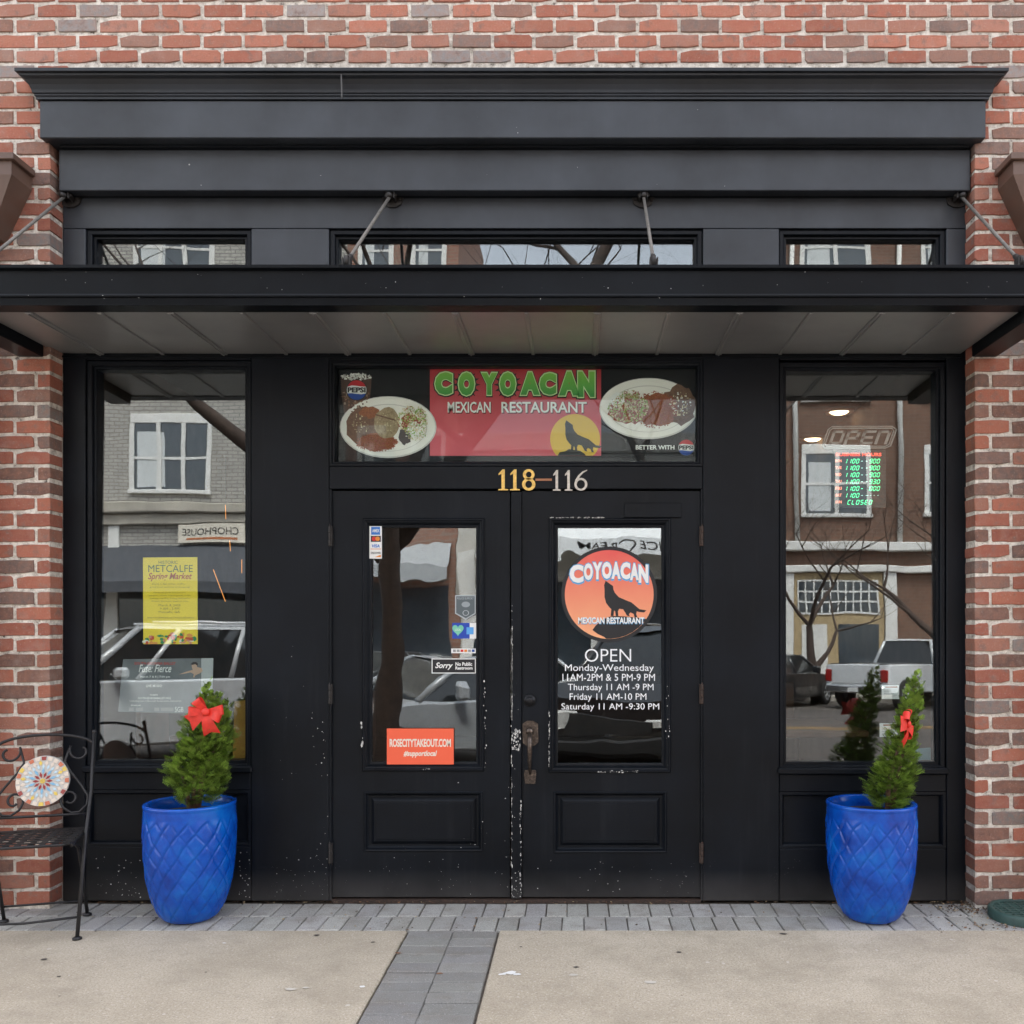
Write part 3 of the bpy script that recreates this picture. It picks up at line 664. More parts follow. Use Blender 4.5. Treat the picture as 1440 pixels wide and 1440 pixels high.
def scatter(m_, cx, cy, rx, ry, n, s0, s1, y, mi, r, clipx=None):
    for _ in range(n):
        a = r.uniform(0, 6.283); q = math.sqrt(r.random()); X, Y = cx+rx*q*math.cos(a), cy+ry*q*math.sin(a); s_ = r.uniform(s0, s1); k = r.randint(3, 6); ph = r.uniform(0, 6); sx = r.uniform(.4, 1.6)
        pts = [(X+s_*sx*math.cos(ph+6.283*i/k), Y+s_/sx*math.sin(ph+6.283*i/k)) for i in range(k)]
        if clipx: pts = [(min(p[0], clipx), p[1]) for p in pts]
        m_.ppoly(pts, y-r.uniform(0, .0009), 0, r.choice(mi) if isinstance(mi, (list, tuple)) else mi)
def blob(cx, cy, rx, ry, seed, n=26, j=.14):
    r = random.Random(seed); return [(cx+rx*math.cos(6.283*i/n)*r.uniform(1-j, 1+j), cy+ry*math.sin(6.283*i/n)*r.uniform(1-j, 1+j)) for i in range(n)]
PM = [K['plate'], K['plateshade'], beans, rice, meat, salsa, flat('print_lettuce', (.22, .38, .06)), flat('print_cheese', (.62, .52, .32)), K['white'], flat('print_char', (.045, .045, .05)), flat('print_sauce', (.33, .10, .07))]
r = random.Random(21)
m_ = MB(); y0 = YS-.0008
m_.ell(545.8, 600.6, 68, 43.5, y0, 0, 1); m_.ell(545.5, 600, 66.5, 42, y0-.0006, 0, 0); m_.ell(545.8, 601.5, 55, 33.5, y0-.001, 0, 1); m_.ell(545.8, 601.8, 53.5, 32.5, y0-.0014, 0, 0)
m_.ppoly(blob(511, 599, 25, 27, 1, 26, .07), y0-.0018, 0, 2); m_.ppoly(blob(530, 622, 27, 12, 2), y0-.002, 0, 3); m_.ppoly(blob(520, 580, 14, 8, 22), y0-.002, 0, 3)
scatter(m_, 530, 622, 30, 13, 420, .4, 1.3, y0-.0026, [3, 5, 10], r); scatter(m_, 508, 596, 12, 14, 70, .4, 1.6, y0-.0026, [7, 4, 2], r)
m_.ppoly(blob(544, 595, 18, 22, 3, 18, .07), y0-.0035, 0, 4); scatter(m_, 544, 592, 14, 15, 120, .4, 1.3, y0-.0045, [7, 4, 4, 4], r)
m_.ppoly([(528, 582), (556, 590), (556, 592), (528, 584)], y0-.0056, 0, 2)
m_.ppoly(blob(570, 613, 9, 12, 4), y0-.0035, 0, 9); m_.ppoly(blob(577, 594, 13, 12, 5), y0-.0035, 0, 5); m_.ppoly(blob(582, 602, 9, 9, 6), y0-.004, 0, 8)
scatter(m_, 580, 590, 22, 19, 420, .4, 1.5, y0-.0046, [6, 7, 7, 6, 5], r); scatter(m_, 585, 607, 16, 12, 200, .4, 1.4, y0-.0046, [7, 6, 8], r)
mk('plate_picture', m_, PM, sign)
m_ = MB(); cl = (0, 980.8, 0, 2000)
m_.ell(911.8, 574.5, 69, 43, y0, 0, 1, 60, cl); m_.ell(911.5, 573.8, 67.5, 41.5, y0-.0006, 0, 0, 60, cl); m_.ell(911.8, 575, 56, 33, y0-.001, 0, 1, 60, cl); m_.ell(911.8, 575.2, 54.5, 32, y0-.0014, 0, 0, 60, cl)
m_.ppoly([(min(a, 980), b) for a, b in blob(955, 570, 25, 27, 8)], y0-.0018, 0, 2); m_.ppoly(blob(925, 576, 28, 24, 9), y0-.002, 0, 3)
scatter(m_, 922, 576, 32, 26, 800, .4, 1.2, y0-.0026, [3, 10, 5], r); scatter(m_, 957, 568, 15, 18, 80, .4, 1.8, y0-.0026, [7, 7, 8], r)
m_.ppoly(blob(884, 578, 27, 18, 10), y0-.0035, 0, 5); m_.ppoly(blob(868, 562, 11, 10, 12), y0-.0038, 0, 8); scatter(m_, 884, 574, 29, 20, 700, .4, 1.6, y0-.0044, [6, 7, 7, 7, 6, 5, 4], r); scatter(m_, 886, 557, 14, 9, 130, .4, 1.4, y0-.0044, [5, 6, 5], r)
mk('plate_picture', m_, PM, sign)
# cola glass, round soda emblems, slogan
m_ = MB(); y0 = YS-.0006
m_.ppoly([(479, 528), (523, 528), (521.5, 548), (518, 583), (484, 583), (480, 552)], y0, 0, 0)
r = random.Random(5); scatter(m_, 501, 557, 18, 24, 120, .8, 3, y0-.0006, [1, 2, 1, 0], r); scatter(m_, 501, 530, 21, 4.5, 90, .6, 2.2, y0-.0008, [3, 4, 3], r)
cola = [flat('print_cola', (.07, .032, .022)), flat('print_cola_light', (.17, .08, .045)), flat('print_ice', (.30, .20, .15)), K['plateshade'], K['plate']]
mk('cola_picture', m_, cola, sign)
def roundel(cx, cy, rr, y, name, par):
    m_ = MB(); m_.ell(cx, cy, rr, rr, y, 0, 3, 36); m_.ell(cx, cy, rr*.93, rr*.93, y-.0005, 0, 0, 36)
    n = 16
    top = [(cx+rr*.93*math.cos(R(a)), cy-rr*.93*math.sin(R(a))) for a in [20+140*i/n for i in range(n+1)]]+[(cx-rr*.45, cy-rr*.44), (cx, cy-rr*.40), (cx+rr*.45, cy-rr*.34)]
    bot = [(cx+rr*.93*math.cos(R(a)), cy-rr*.93*math.sin(R(a))) for a in [200+140*i/n for i in range(n+1)]]+[(cx+rr*.45, cy+rr*.40), (cx, cy+rr*.36), (cx-rr*.45, cy+rr*.30)]
    m_.ppoly(top, y-.001, 0, 1); m_.ppoly(bot, y-.001, 0, 2)
    text(m_, 'PEPSI', cx-rr*.86, cx+rr*.86, cy-rr*.26, cy+rr*.24, y-.0015, 3, bold=.045)
    mk(name, m_, [K['white'], flat('ink_logo_red', (.52, .01, .02)), flat('ink_logo_blue', (.01, .06, .32)), K['black']], par)
roundel(501.5, 548.5, 14.8, YS-.003, 'soda_emblem', sign); roundel(965, 629.4, 11.9, YS-.003, 'soda_emblem', sign)
m_ = MB(); text(m_, 'BETTER WITH', 894, 948.5, 626, 632.2, YS-.001, 0, bold=.03); mk('slogan_lettering', m_, K['white'], sign)

# house numbers
gold = mat('gold_leaf', (.80, .52, .14), .38, .35, var=.25, vscale=80)
pale = mat('pale_numeral', (.62, .58, .52), .5, var=.2, vscale=80)
def one(m_, x, y0, y1, w, serif=True):
    m_.ppoly([(x-w/2, y1), (x-w/2, y0+6), (x-w*1.4, y0+8), (x-w*1.4, y0+6), (x-w*.2, y0), (x+w/2, y0), (x+w/2, y1)], -.004, .0058)
    if serif: m_.ppoly([(x-w*1.5, y1), (x-w*1.5, y1-1.6), (x-w*.5, y1-2.4), (x-w*.5, y1-2.41), (x+w*.5, y1-2.41), (x+w*1.5, y1-1.6), (x+w*1.5, y1)], -.0044, .006)
def ringpx(m_, cx, cy, rx, ry, w, a0=0, a1=360, y=-.004, n=26):
    for i in range(n):
        A, B = R(a0+(a1-a0)*i/n), R(a0+(a1-a0)*(i+1)/n); wa = w
        m_.ppoly([(cx+rx*math.cos(A), cy-ry*math.sin(A)), (cx+rx*math.cos(B), cy-ry*math.sin(B)), (cx+(rx-wa)*math.cos(B), cy-(ry-wa*.8)*math.sin(B)), (cx+(rx-wa)*math.cos(A), cy-(ry-wa*.8)*math.sin(A))], y, .0058)
nums = thing('house_numbers', 'gold and pale metal numerals 118-116 above the double doors', 'numerals', at(764, 690, 0))
m_ = MB(); one(m_, 707.5, 660, 689.5, 4.6); one(m_, 724, 660, 689.5, 4.6); mk('numeral', m_, gold, nums)
m_ = MB(); ringpx(m_, 743.5, 667.2, 8.2, 7.6, 4.2); ringpx(m_, 743.5, 681, 9.4, 8.9, 4.6); mk('numeral', m_, gold, nums)
mk('dash', MB().ppoly([(753, 673), (776, 673), (776, 676), (753, 676)], -.003, .0049), mat('copper_dash', (.42, .18, .09), .5), nums)
m_ = MB(); one(m_, 783, 661, 690, 3.6); one(m_, 799.5, 661, 690, 3.6); mk('numeral', m_, pale, nums)
m_ = MB(); ringpx(m_, 816.8, 681, 9.2, 9.0, 3.4)
pa = [(825.5, 660.5), (819, 663), (813, 668.5), (809, 675), (807.6, 681)]; pb = [(825.8, 661.6), (820.5, 664.6), (815.6, 669.8), (812.4, 675.6), (811, 681)]
m_.ppoly(pa+pb[::-1], -.0044, .006); mk('numeral', m_, pale, nums)

# ------------------------------------------------------------------ right door graphics (outside vinyl)
YV = .008
logo = thing('door_logo', 'round coral decal with black coyote on the right door glass', 'decal', at(856, 904, YV))
cx, cy = 856.7, 836
mk('rim', MB().ell(cx, cy, 67.5, 67.5, YV, .001, 0, 64), K['black'], logo)
mk('sunset_disc', MB().ell(cx, cy, 62.5, 62.5, YV-.0006, 0, 0, 64), mk_grad('ink_sunset', gz(898, YV), gz(775, YV), (.86, .40, .20), (.74, .10, .085)), logo)
zc = lambda L: [(700+a/3.35, 680+b/3.35) for a, b in L]
rock = [(446, 690), (462, 668), (490, 645), (515, 630), (545, 624), (600, 626), (660, 632), (712, 640)]+[(525+209*math.cos(R(a)), 522+209*math.sin(R(a))) for a in (38, 48, 58, 68, 78, 88, 94)]+[(500, 722), (470, 708)]
mk('coyote_silhouette', MB().ppoly(zc(COY), YV-.0012).ppoly(zc(rock), YV-.0015), K['black'], logo)
tm = MB()
xs_ = [801, 821, 833.5, 846.5, 860, 872.5, 886, 898, 911.5]
for i, ch in enumerate('COYOACAN'):
    a, b = xs_[i]+.6, xs_[i+1]-.4
    if i == 0: b = 820
    dy = (abs(i-3.5)/3.5)**2*4; tp, bt = 790+dy, 814+dy*.9
    if i in (0, 7): bt += 2
    text(tm, ch, a-1.8, b+1.8, tp-1.2, bt+2.6, YV-.0012, 1, bold=.08); text(tm, ch, a-.6, b+.6, tp, bt, YV-.0018, 0, bold=.06)
mk('title_lettering', tm, [K['white'], flat('ink_sky', (.10, .35, .62))], logo)
tm = MB(); text(tm, 'MEXICAN RESTAURANT', 813, 906.5, 868.4, 878, YV-.0021, 1, bold=.05); text(tm, 'MEXICAN RESTAURANT', 813, 906, 868, 877, YV-.0027, 0, bold=.03)
mk('subtitle_lettering', tm, [K['white'], flat('ink_sky', (.10, .35, .62))], logo)
hours = thing('hours_lettering', 'white vinyl opening hours lettering on the right door glass', 'lettering', at(858, 1000, YV))
for s_, a, b, t0, t1, w in (('OPEN', 822.5, 887.5, 912.5, 930.5, -.008), ('Monday-Wednesday', 794.5, 919.5, 934.2, 946.5, .0), ('11AM-2PM & 5 PM-9 PM', 791, 921, 947.5, 957.5, .0), ('Thursday 11 AM -9 PM', 798.5, 919, 961.5, 973.5, .0), ('Friday 11 AM-10 PM', 801, 909, 975, 987, .0), ('Saturday 11 AM -9:30 PM', 789.5, 927, 989, 1000.5, .0)):
    m_ = MB(); text(m_, s_, a, b, t0, t1, YV, 0, bold=w, res=4); mk('text_line', m_, mat('vinyl_white', (.86, .86, .86), .5), hours)
def sheet(name, poly, y, col, label, cat, t=.0015, m=None): return mk(name, MB().ppoly(poly, y, t), m or mat('sheet_'+name+str(len(MATS)), col, .6, var=.06), None, label, cat)

# ------------------------------------------------------------------ stickers on the left door
YD = .030
st = thing('card_sticker', 'tall strip of payment card logos in the top left corner of the left door glass', 'sticker', at(528, 786, YD))
m_ = MB(); m_.ppoly([(519.5, 740), (537, 740), (537, 785.5), (519.5, 785.5)], YD, .0008, 0)
m_.ppoly([(522, 741), (534.5, 741), (534.5, 752), (522, 752)], YD-.0008, 0, 1); m_.ppoly([(521.5, 753.5), (535.5, 753.5), (535.5, 762), (521.5, 762)], YD-.0008, 0, 2)
m_.ell(526, 757.7, 3.2, 3.2, YD-.0016, 0, 3, 16); m_.ell(531, 757.7, 3.2, 3.2, YD-.002, 0, 4, 16); text(m_, 'VISA', 523, 534, 765.5, 770, YD-.001, 1, bold=.03, shear=.2); text(m_, 'AMEX', 523.5, 533.5, 744, 748.5, YD-.0014, 0, bold=.03)
m_.ppoly([(521, 771.6), (536, 771.6), (536, 772.4), (521, 772.4)], YD-.001, 0, 4); text(m_, 'DISCOVER', 521.5, 535.5, 776, 779, YD-.001, 2, bold=.02); m_.ppoly([(527, 783.5), (535.5, 780), (535.5, 783.5)], YD-.001, 0, 4)
mk('print', m_, [K['white'], flat('ink_cardblue', (.02, .16, .55)), K['black'], flat('ink_mc_red', (.6, .02, .02)), flat('ink_mc_orange', (.75, .25, .03))], st)
shd = thing('shield_sticker', 'grey shield shaped sticker on the right edge of the left door glass', 'sticker', at(655, 872, YD))
m_ = MB(); P1 = [(640, 837), (669, 837), (669, 863), (655, 871.5), (640, 863)]; P2 = [(641.5, 838.5), (667.5, 838.5), (667.5, 862), (655, 869.5), (641.5, 862)]
m_.ppoly(P1, YD, .0008, 0); m_.ppoly(P2, YD-.0006, 0, 1); text(m_, 'POLICE SUPPORT', 643, 666, 840, 843, YD-.0012, 0); m_.ell(655, 850, 6, 4, YD-.0012, 0, 2, 20); ringpx(m_, 655, 862, 4.5, 4, 1, y=YD-.0012, n=14)
mk('print', m_, [flat('sticker_grey', (.42, .46, .48)), flat('sticker_dark', (.10, .125, .135)), flat('sticker_mid', (.30, .34, .36))], shd)
hrt = thing('heart_sticker', 'blue sticker with a mint heart beside the shield sticker', 'sticker', at(652, 898, YD))
m_ = MB(); m_.ppoly([(636, 876), (660.5, 876), (660.5, 898), (636, 898)], YD, .0008, 0); m_.ppoly([(660.5, 876), (669.5, 876), (669.5, 898), (660.5, 898)], YD, .0008, 1)
hp = [(644+.5*16*math.sin(t)**3, 885.5-.55*(13*math.cos(t)-5*math.cos(2*t)-2*math.cos(3*t)-math.cos(4*t))) for t in [6.283*i/26 for i in range(26)]]
m_.ppoly(hp, YD-.0008, 0, 2); m_.ppoly([(656, 882), (666, 882), (666, 892), (656, 892)], YD-.0012, 0, 3); text(m_, 'LOCAL', 640, 648, 884, 887, YD-.0014, 1)
mk('print', m_, [flat('sticker_blue', (.015, .06, .40)), K['white'], flat('sticker_mint', (.18, .55, .38)), flat('sticker_sky', (.10, .36, .75))], hrt)
ps = thing('payment_strip', 'narrow white strip of tiny card logos above the restroom notice', 'sticker', at(651, 919, YD))
m_ = MB(); m_.ppoly([(634.5, 912), (669, 912), (669, 918.5), (634.5, 918.5)], YD, .0008, 0)
for i, k in enumerate((1, 1, 2, 3, 1, 4)): m_.ppoly([(637+5.3*i, 913.4), (641+5.3*i, 913.4), (641+5.3*i, 916.8), (637+5.3*i, 916.8)], YD-.0008, 0, k)
mk('print', m_, [K['white'], K['grey'], flat('ink_mc_red', (.6, .02, .02)), flat('ink_mc_orange', (.75, .25, .03)), K['blue']], ps)
sr = thing('restroom_notice', 'black notice reading Sorry No Public Restroom on the left door glass', 'notice', at(638, 947, YD))
m_ = MB(); m_.ppoly([(607, 926), (669, 926), (669, 947), (607, 947)], YD, .001, 1); m_.ppoly([(608.2, 927.2), (667.8, 927.2), (667.8, 945.8), (608.2, 945.8)], YD-.0006, 0, 0)
text(m_, 'Sorry', 612, 637, 931.5, 942, YD-.0012, 1, bold=.025, shear=.35); text(m_, 'No Public', 640.5, 664, 931.2, 936.4, YD-.0012, 1, bold=.03); text(m_, 'Restroom', 640.5, 664.5, 937.2, 941.6, YD-.0012, 1, bold=.03)
mk('print', m_, [K['black'], K['white']], sr)
rc = thing('takeout_sign', 'orange red takeout sign at the bottom of the left door glass', 'sign', at(591, 1075, YD))
m_ = MB(); m_.ppoly([(544, 1024.5), (638, 1024.5), (638, 1075), (544, 1075)], YD-.006, .002, 0); text(m_, 'ROSECITYTAKEOUT.COM', 548, 634, 1039, 1050.5, YD-.0068, 1, bold=.03, space=.95); text(m_, '#supportlocal', 567.5, 614.5, 1055.5, 1065.5, YD-.0068, 1, bold=.03, shear=.25)
mk('print', m_, [mat('sign_coral', (.86, .125, .055), .5, emit=0), flat('sign_cream', (.82, .74, .62))], rc)

# ------------------------------------------------------------------ posters in the left window
YP = .074
po = thing('market_poster', 'yellow spring market poster with flowers along its foot in the left window', 'poster', at(240, 906, YP))
m_ = MB(); m_.ppoly([(201, 784), (277.5, 783.5), (278, 906), (201.5, 906)], YP, .001, 0)
text(m_, 'HISTORIC', 223, 250, 788.5, 793, YP-.0008, 1); text(m_, 'METCALFE', 208.5, 271, 794.5, 804.5, YP-.0008, 1, bold=.0); text(m_, 'Spring Market', 208, 270, 805.5, 817.5, YP-.0008, 2, bold=.02, shear=.3)
for s_, a, b, t_ in (("Enjoy a day of fun, crafts,", 214, 260, 820), ('good food, and lots of shopping!', 210.5, 267, 824.5), ('Handmade goods, local produce,', 216, 262, 832.2), ('antiques, plants, baked goods, crafts,', 209, 269, 836.2), ('jewelry, candles, honey and more,', 211, 267, 840.2), ('flowers, live music, vendors, rides', 213, 265, 844.2), ('March 8, 2025', 223, 254, 849.5), ('9 AM - 3 PM', 225, 252, 854.2), ('Metcalfe, GA', 223, 253, 859), ('www.metcalfemarket.com for more information', 207, 273, 867)):
    text(m_, s_, a, b, t_, t_+(2.7 if t_ < 847 or t_ > 862 else 3.6), YP-.0008, 3, res=1)
r = random.Random(9)
for i in range(46): m_.ppoly(blob(r.uniform(203, 276), r.uniform(894, 905)+(0 if i < 30 else -3), r.uniform(1.4, 5), r.uniform(1.2, 3.4), i, 8, .35) if True else 0, YP-.001-i*.00006, 0, r.choice((4, 4, 5, 5, 6, 7, 8)))
for p_ in m_.v: pass
m_.v = [(v[0], v[1], max(v[2], gz(905.8, YP))) for v in m_.v]
mk('print', m_, [mat('poster_yellow', (.92, .70, .05), .55), flat('poster_green', (.10, .16, .06)), flat('poster_rust', (.50, .14, .04)), flat('poster_olive', (.30, .25, .06)), flat('flower_red', (.62, .09, .03)), flat('flower_green', (.03, .28, .10)), flat('flower_orange', (.80, .33, .07)), flat('flower_white', (.8, .78, .7)), flat('flower_pink', (.72, .30, .22))], po)
bp = thing('ballet_poster', 'grey ballet poster with a leaping dancer below the yellow poster', 'poster', at(233, 1002, YP))
m_ = MB(); m_.ppoly([(173, 927), (300, 925.5), (298, 1004), (166, 1001)], YP, .001, 0); m_.ppoly([(283, 925.7), (300, 925.5), (298.6, 980), (283, 980)], YP-.0006, 0, 3)
text(m_, 'SOUTH GEORGIA BALLET', 189, 247, 931, 934.8, YP-.0008, 2, bold=.03); text(m_, 'Fuse: Fierce', 195, 241, 934.5, 945.5, YP-.0012, 1, bold=.012, shear=.35)
for s_, a, b, t0, t1 in (('March 7 & 8 | 7:00 pm', 197, 239, 950, 954), ('LIVE MUSIC!', 205.5, 228, 962.5, 966.4), ('TICKETS', 210.5, 222, 976.2, 978.5), ('SOUTHGEORGIABALLET.ORG', 194, 240, 980.2, 983.4), ('Celebrating years of dance with Georgia artists, music and art', 182, 255, 984.5, 987.5), ('SPONSORS', 184, 198, 991, 993)):
    text(m_, s_, a, b, t0, t1, YP-.0008, 1, res=1, bold=.02 if t0 != 984.5 else 0)
for i, (a, b) in enumerate(((181, 188), (191, 201), (217, 224), (226, 244))): m_.ppoly([(a, 995), (b, 995), (b, 1000), (a, 1000)], YP-.0008, 0, 4)
text(m_, 'SGB', 246, 258, 994, 1001, YP-.0008, 1)
dn = [(251, 948.5), (262, 944.5), (271, 942), (270, 939), (269.5, 935), (271.5, 931.8), (275, 931.6), (277.5, 934), (277, 938), (283.5, 939.5), (285, 943.5), (281, 947), (275, 949.5), (273, 953), (271.5, 952), (272.5, 948), (268, 945.5), (261, 947)]
m_.ppoly(dn, YP-.0008, 0, 5); m_.ppoly([(268, 934), (271.5, 931), (276, 931), (278.5, 933.5), (277.8, 936.4), (274.5, 934), (270.5, 935)], YP-.0014, 0, 6)
mk('print', m_, [mat('poster_grey', (.16, .17, .18), .5, var=.2, vscale=8), K['white'], flat('poster_red', (.45, .05, .04)), flat('poster_pale', (.45, .46, .46)), K['grey'], flat('skin_print', (.55, .36, .26)), flat('hair_print', (.03, .02, .02))], bp)
sheet('amber_panel', [(329.5, 986), (349, 984), (349, 1074), (327, 1074)], .16, (.32, .155, .012), 'amber yellow board standing inside the left window corner', 'board', .01)
# notices in the right window
for (a, b, c_, d_, lab) in ((1240, 1264.5, 963.5, 983, 'small white notice with brown heading, upper of two in the right window'), (1237, 1262, 1017, 1036.5, 'small white notice with brown heading, lower of two in the right window')):
    t_ = thing('window_notice', lab, 'notice', at((a+b)/2, d_, YP), 'small notices in the right window')
    m_ = MB(); m_.ppoly([(a, c_), (b, c_), (b, d_), (a, d_)], YP, .001, 0); m_.ppoly([(a+5, c_+1.6), (b-2.5, c_+1.6), (b-2.5, c_+3.8), (a+5, c_+3.8)], YP-.0008, 0, 1)
    for k in range(5): m_.ppoly([(a+3, c_+6.5+2.4*k), (b-3-(k % 3)*2, c_+6.5+2.4*k), (b-3-(k % 3)*2, c_+7.2+2.4*k), (a+3, c_+7.2+2.4*k)], YP-.0008, 0, 2)
    mk('print', m_, [mat('notice_white', (.62, .62, .60), .6), flat('notice_brown', (.30, .12, .06)), K['grey']], t_)
sheet('blue_card', [(1287, 1053), (1323, 1050), (1323, 1076), (1287, 1076)], .1, (.10, .22, .25), 'dull teal card lying in the lower right corner of the right window', 'card')
# unlit open sign
op = thing('open_sign', 'unlit slanted neon open sign inside the right window', 'sign', at(1206, 628, .10))
om = mat('neon_tube_off', (.40, .38, .36), .4)
def skew(L): return [(x-(y-600)*.36, y) for x, y in L]
m_ = MB()
def band(m_, pts, w, closed=True, y=.10):
    P = [at(a, b, y) for a, b in pts]; 
    if closed: P = P+[P[0], P[1]]
    m_.tube(P, w, 6, cap=not closed)
band(m_, skew([(1170, 600), (1255, 600), (1262, 604), (1262, 627), (1256, 630), (1170, 630), (1166, 626), (1166, 604)]), .0042)
band(m_, skew([(1172, 602.5), (1256, 602.5), (1259, 606), (1259, 625), (1255, 627.4), (1172, 627.4), (1169, 624), (1169, 605)]), .0030)
mk('border_tube', m_, om, op)
m_ = MB()
def seg(L): m_.ppoly(skew(L), .097, .004)
def strip(pts, w=4.0):
    for (a, b), (c_, d_) in zip(pts, pts[1:]):
        x0, x1 = min(a, c_)-w/2, max(a, c_)+w/2; y0, y1 = min(b, d_)-w/2*.85, max(b, d_)+w/2*.85; seg([(x0, y0), (x1, y0), (x1, y1), (x0, y1)])
for X, kind in ((1176, 'O'), (1197, 'P'), (1219, 'E'), (1240, 'n')):
    L_, Rr, T, B = X, X+14, 607, 623; M_ = 615
    if kind == 'O': strip([(L_, T), (Rr, T), (Rr, B), (L_, B), (L_, T)])
    if kind == 'P': strip([(L_, B), (L_, T), (Rr, T), (Rr, M_+1), (L_, M_+1)])
    if kind == 'E': strip([(Rr, T), (L_, T), (L_, B), (Rr, B)]); strip([(L_, M_), (Rr-2, M_)])
    if kind == 'n': strip([(L_, B), (L_, T), (Rr, T), (Rr, B)])
m_.v = [(v[0], v[1], v[2]) for v in m_.v]
mk('letters', m_, om, op)
# LED business hours board
YL = .10
led = thing('hours_board', 'lit business hours board with green digits and red heading in the right window', 'display', at(1208, 714, YL))
mk('board', MB().ppoly([(1172, 633), (1246, 633), (1246, 713.5), (1172, 713.5)], YL, .02), mat('led_board', (.05, .045, .042), .5), led)
lg = mat('led_green', (.12, 1, .42), .5, emit=.42); lr = mat('led_red', (1, .10, .06), .5, emit=.38); lo_ = mat('led_orange', (1, .28, .16), .5, emit=.25); ld = mat('led_pale', (.5, .9, .75), .5, emit=.15)
m_ = MB(); text(m_, 'BUSINESS HOURS', 1175.5, 1239.5, 636.8, 641.4, YL-.002, 0, bold=.03); mk('heading', m_, lr, led)
SEG = {'0': 'abcdef', '1': 'bc', '3': 'abcdg', '9': 'abcdfg', 'C': 'adef', 'L': 'def', 'O': 'abcdef', 'S': 'acdfg', 'E': 'adefg', 'D': 'abcdef', '-': 'g'}
def digit(m_, chs, x, y, w, h, mi=0):
    t_ = .75; s_ = lambda X, Y: (x+X*w+(.5-Y)*1.6, y+Y*h)
    Q = dict(a=((0, 0), (1, 0)), b=((1, 0), (1, .5)), c=((1, .5), (1, 1)), d=((0, 1), (1, 1)), e=((0, .5), (0, 1)), f=((0, 0), (0, .5)), g=((0, .5), (1, .5)))
    for k in SEG.get(chs, ''):
        (a, b), (c_, d_) = Q[k]; p, q = s_(a, b), s_(c_, d_); vx, vy = q[0]-p[0], q[1]-p[1]; L = math.hypot(vx, vy); vx, vy = vx/L, vy/L; e = .35
        p = (p[0]+vx*e, p[1]+vy*e); q = (q[0]-vx*e, q[1]-vy*e)
        m_.ppoly([(p[0]-vy*t_/2, p[1]+vx*t_/2), (q[0]-vy*t_/2, q[1]+vx*t_/2), (q[0]+vy*t_/2, q[1]-vx*t_/2), (p[0]+vy*t_/2, p[1]-vx*t_/2)], YL-.002, 0, mi)
days = ['MON', 'TUE', 'WED', 'THU', 'FRI', 'SAT', 'SUN']; right_ = [' 900', ' 900', ' 900', ' 930', '1000', '----', '']
for i, d_ in enumerate(days):
    yy = 645.5+9.65*i; m_ = MB(); text(m_, d_, 1174.8, 1183.6, yy+.4, yy+4.6, YL-.002, 1, bold=.03, res=1)
    if d_ == 'SUN':
        for k, c_ in enumerate('CLOSED'): digit(m_, c_, 1192.5+6*k, yy, 3.4, 5.8)
    else:
        for k, c_ in enumerate('1100'): digit(m_, c_, (1187.8, 1193.6, 1199.2, 1204.6)[k], yy, 3.2, 5.8)
        for q in (1.8, 4.2): m_.ppoly([(1198.0, yy+q-.4), (1198.8, yy+q-.4), (1198.8, yy+q+.4), (1198, yy+q+.4)], YL-.002, 0, 0)
        for xq in (1211, 1217.5): m_.ppoly([(xq, yy+2.6), (xq+2.4, yy+2.6), (xq+2.4, yy+3.4), (xq, yy+3.4)], YL-.002, 0, 2 if i != 4 else 0) if not (i == 4 and xq > 1215) else None
        for k, c_ in enumerate(right_[i]): digit(m_, c_, (1219.5, 1223.3, 1228.3, 1233.6)[k], yy, 3.2 if c_ != '-' else 2, 5.8, 0 if c_ != '-' else 2)
    mk('hours_row', m_, [lg, lo_, ld], led)

# ------------------------------------------------------------------ dining room behind the glass
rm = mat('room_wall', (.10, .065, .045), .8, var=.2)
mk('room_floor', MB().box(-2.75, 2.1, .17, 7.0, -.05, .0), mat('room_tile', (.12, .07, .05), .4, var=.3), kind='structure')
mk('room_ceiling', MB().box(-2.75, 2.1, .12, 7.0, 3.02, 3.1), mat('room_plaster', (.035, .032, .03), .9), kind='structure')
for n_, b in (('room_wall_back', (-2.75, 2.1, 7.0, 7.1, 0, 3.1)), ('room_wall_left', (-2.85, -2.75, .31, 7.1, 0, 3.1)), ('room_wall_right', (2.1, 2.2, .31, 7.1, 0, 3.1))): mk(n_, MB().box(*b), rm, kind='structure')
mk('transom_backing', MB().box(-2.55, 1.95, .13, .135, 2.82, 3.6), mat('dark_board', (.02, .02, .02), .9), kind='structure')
lampm = mat('lamp_glow', (1, .72, .42), .5, emit=1.4)
for px_, py_ in ((1180, 579), (1143, 617)):
    zc_ = FPX*(3.015-CAMH)/(VPY-py_); X = (px_-VPX)*zc_/FPX; Y = zc_-DIST
    t_ = thing('ceiling_light', 'small lit ceiling light inside the right window, %s' % ('nearer the glass' if py_ == 579 else 'deeper in the room'), 'ceiling light', (X, Y, 3.0), 'ceiling lights inside')
    mk('trim_ring', MB().lathe([(.075, 0), (.10, -.012), (.11, 0), (.11, .004)], 20, (X, Y, 3.015)), mat('lamp_trim', (.35, .20, .12), .4), t_)
    mk('bulb', MB().lathe([(0, -.018), (.05, -.014), (.072, 0)], 18, (X, Y, 3.012)), lampm, t_)
wood = mat('room_wood', (.15, .065, .03), .45, var=.3, vscale=9)
def table(x, y, lab):
    t_ = thing('dining_table', lab, 'table', (x, y, 0), 'tables in the dining room')
    mk('top', MB().box(x-.38, x+.38, y-.38, y+.38, .72, .76, ch=.008), wood, t_); mk('pedestal', MB().lathe([(.22, 0), (.22, .02), (.05, .05), (.04, .4), (.06, .719)], 16, (x, y, 0), cap=True), iron, t_)
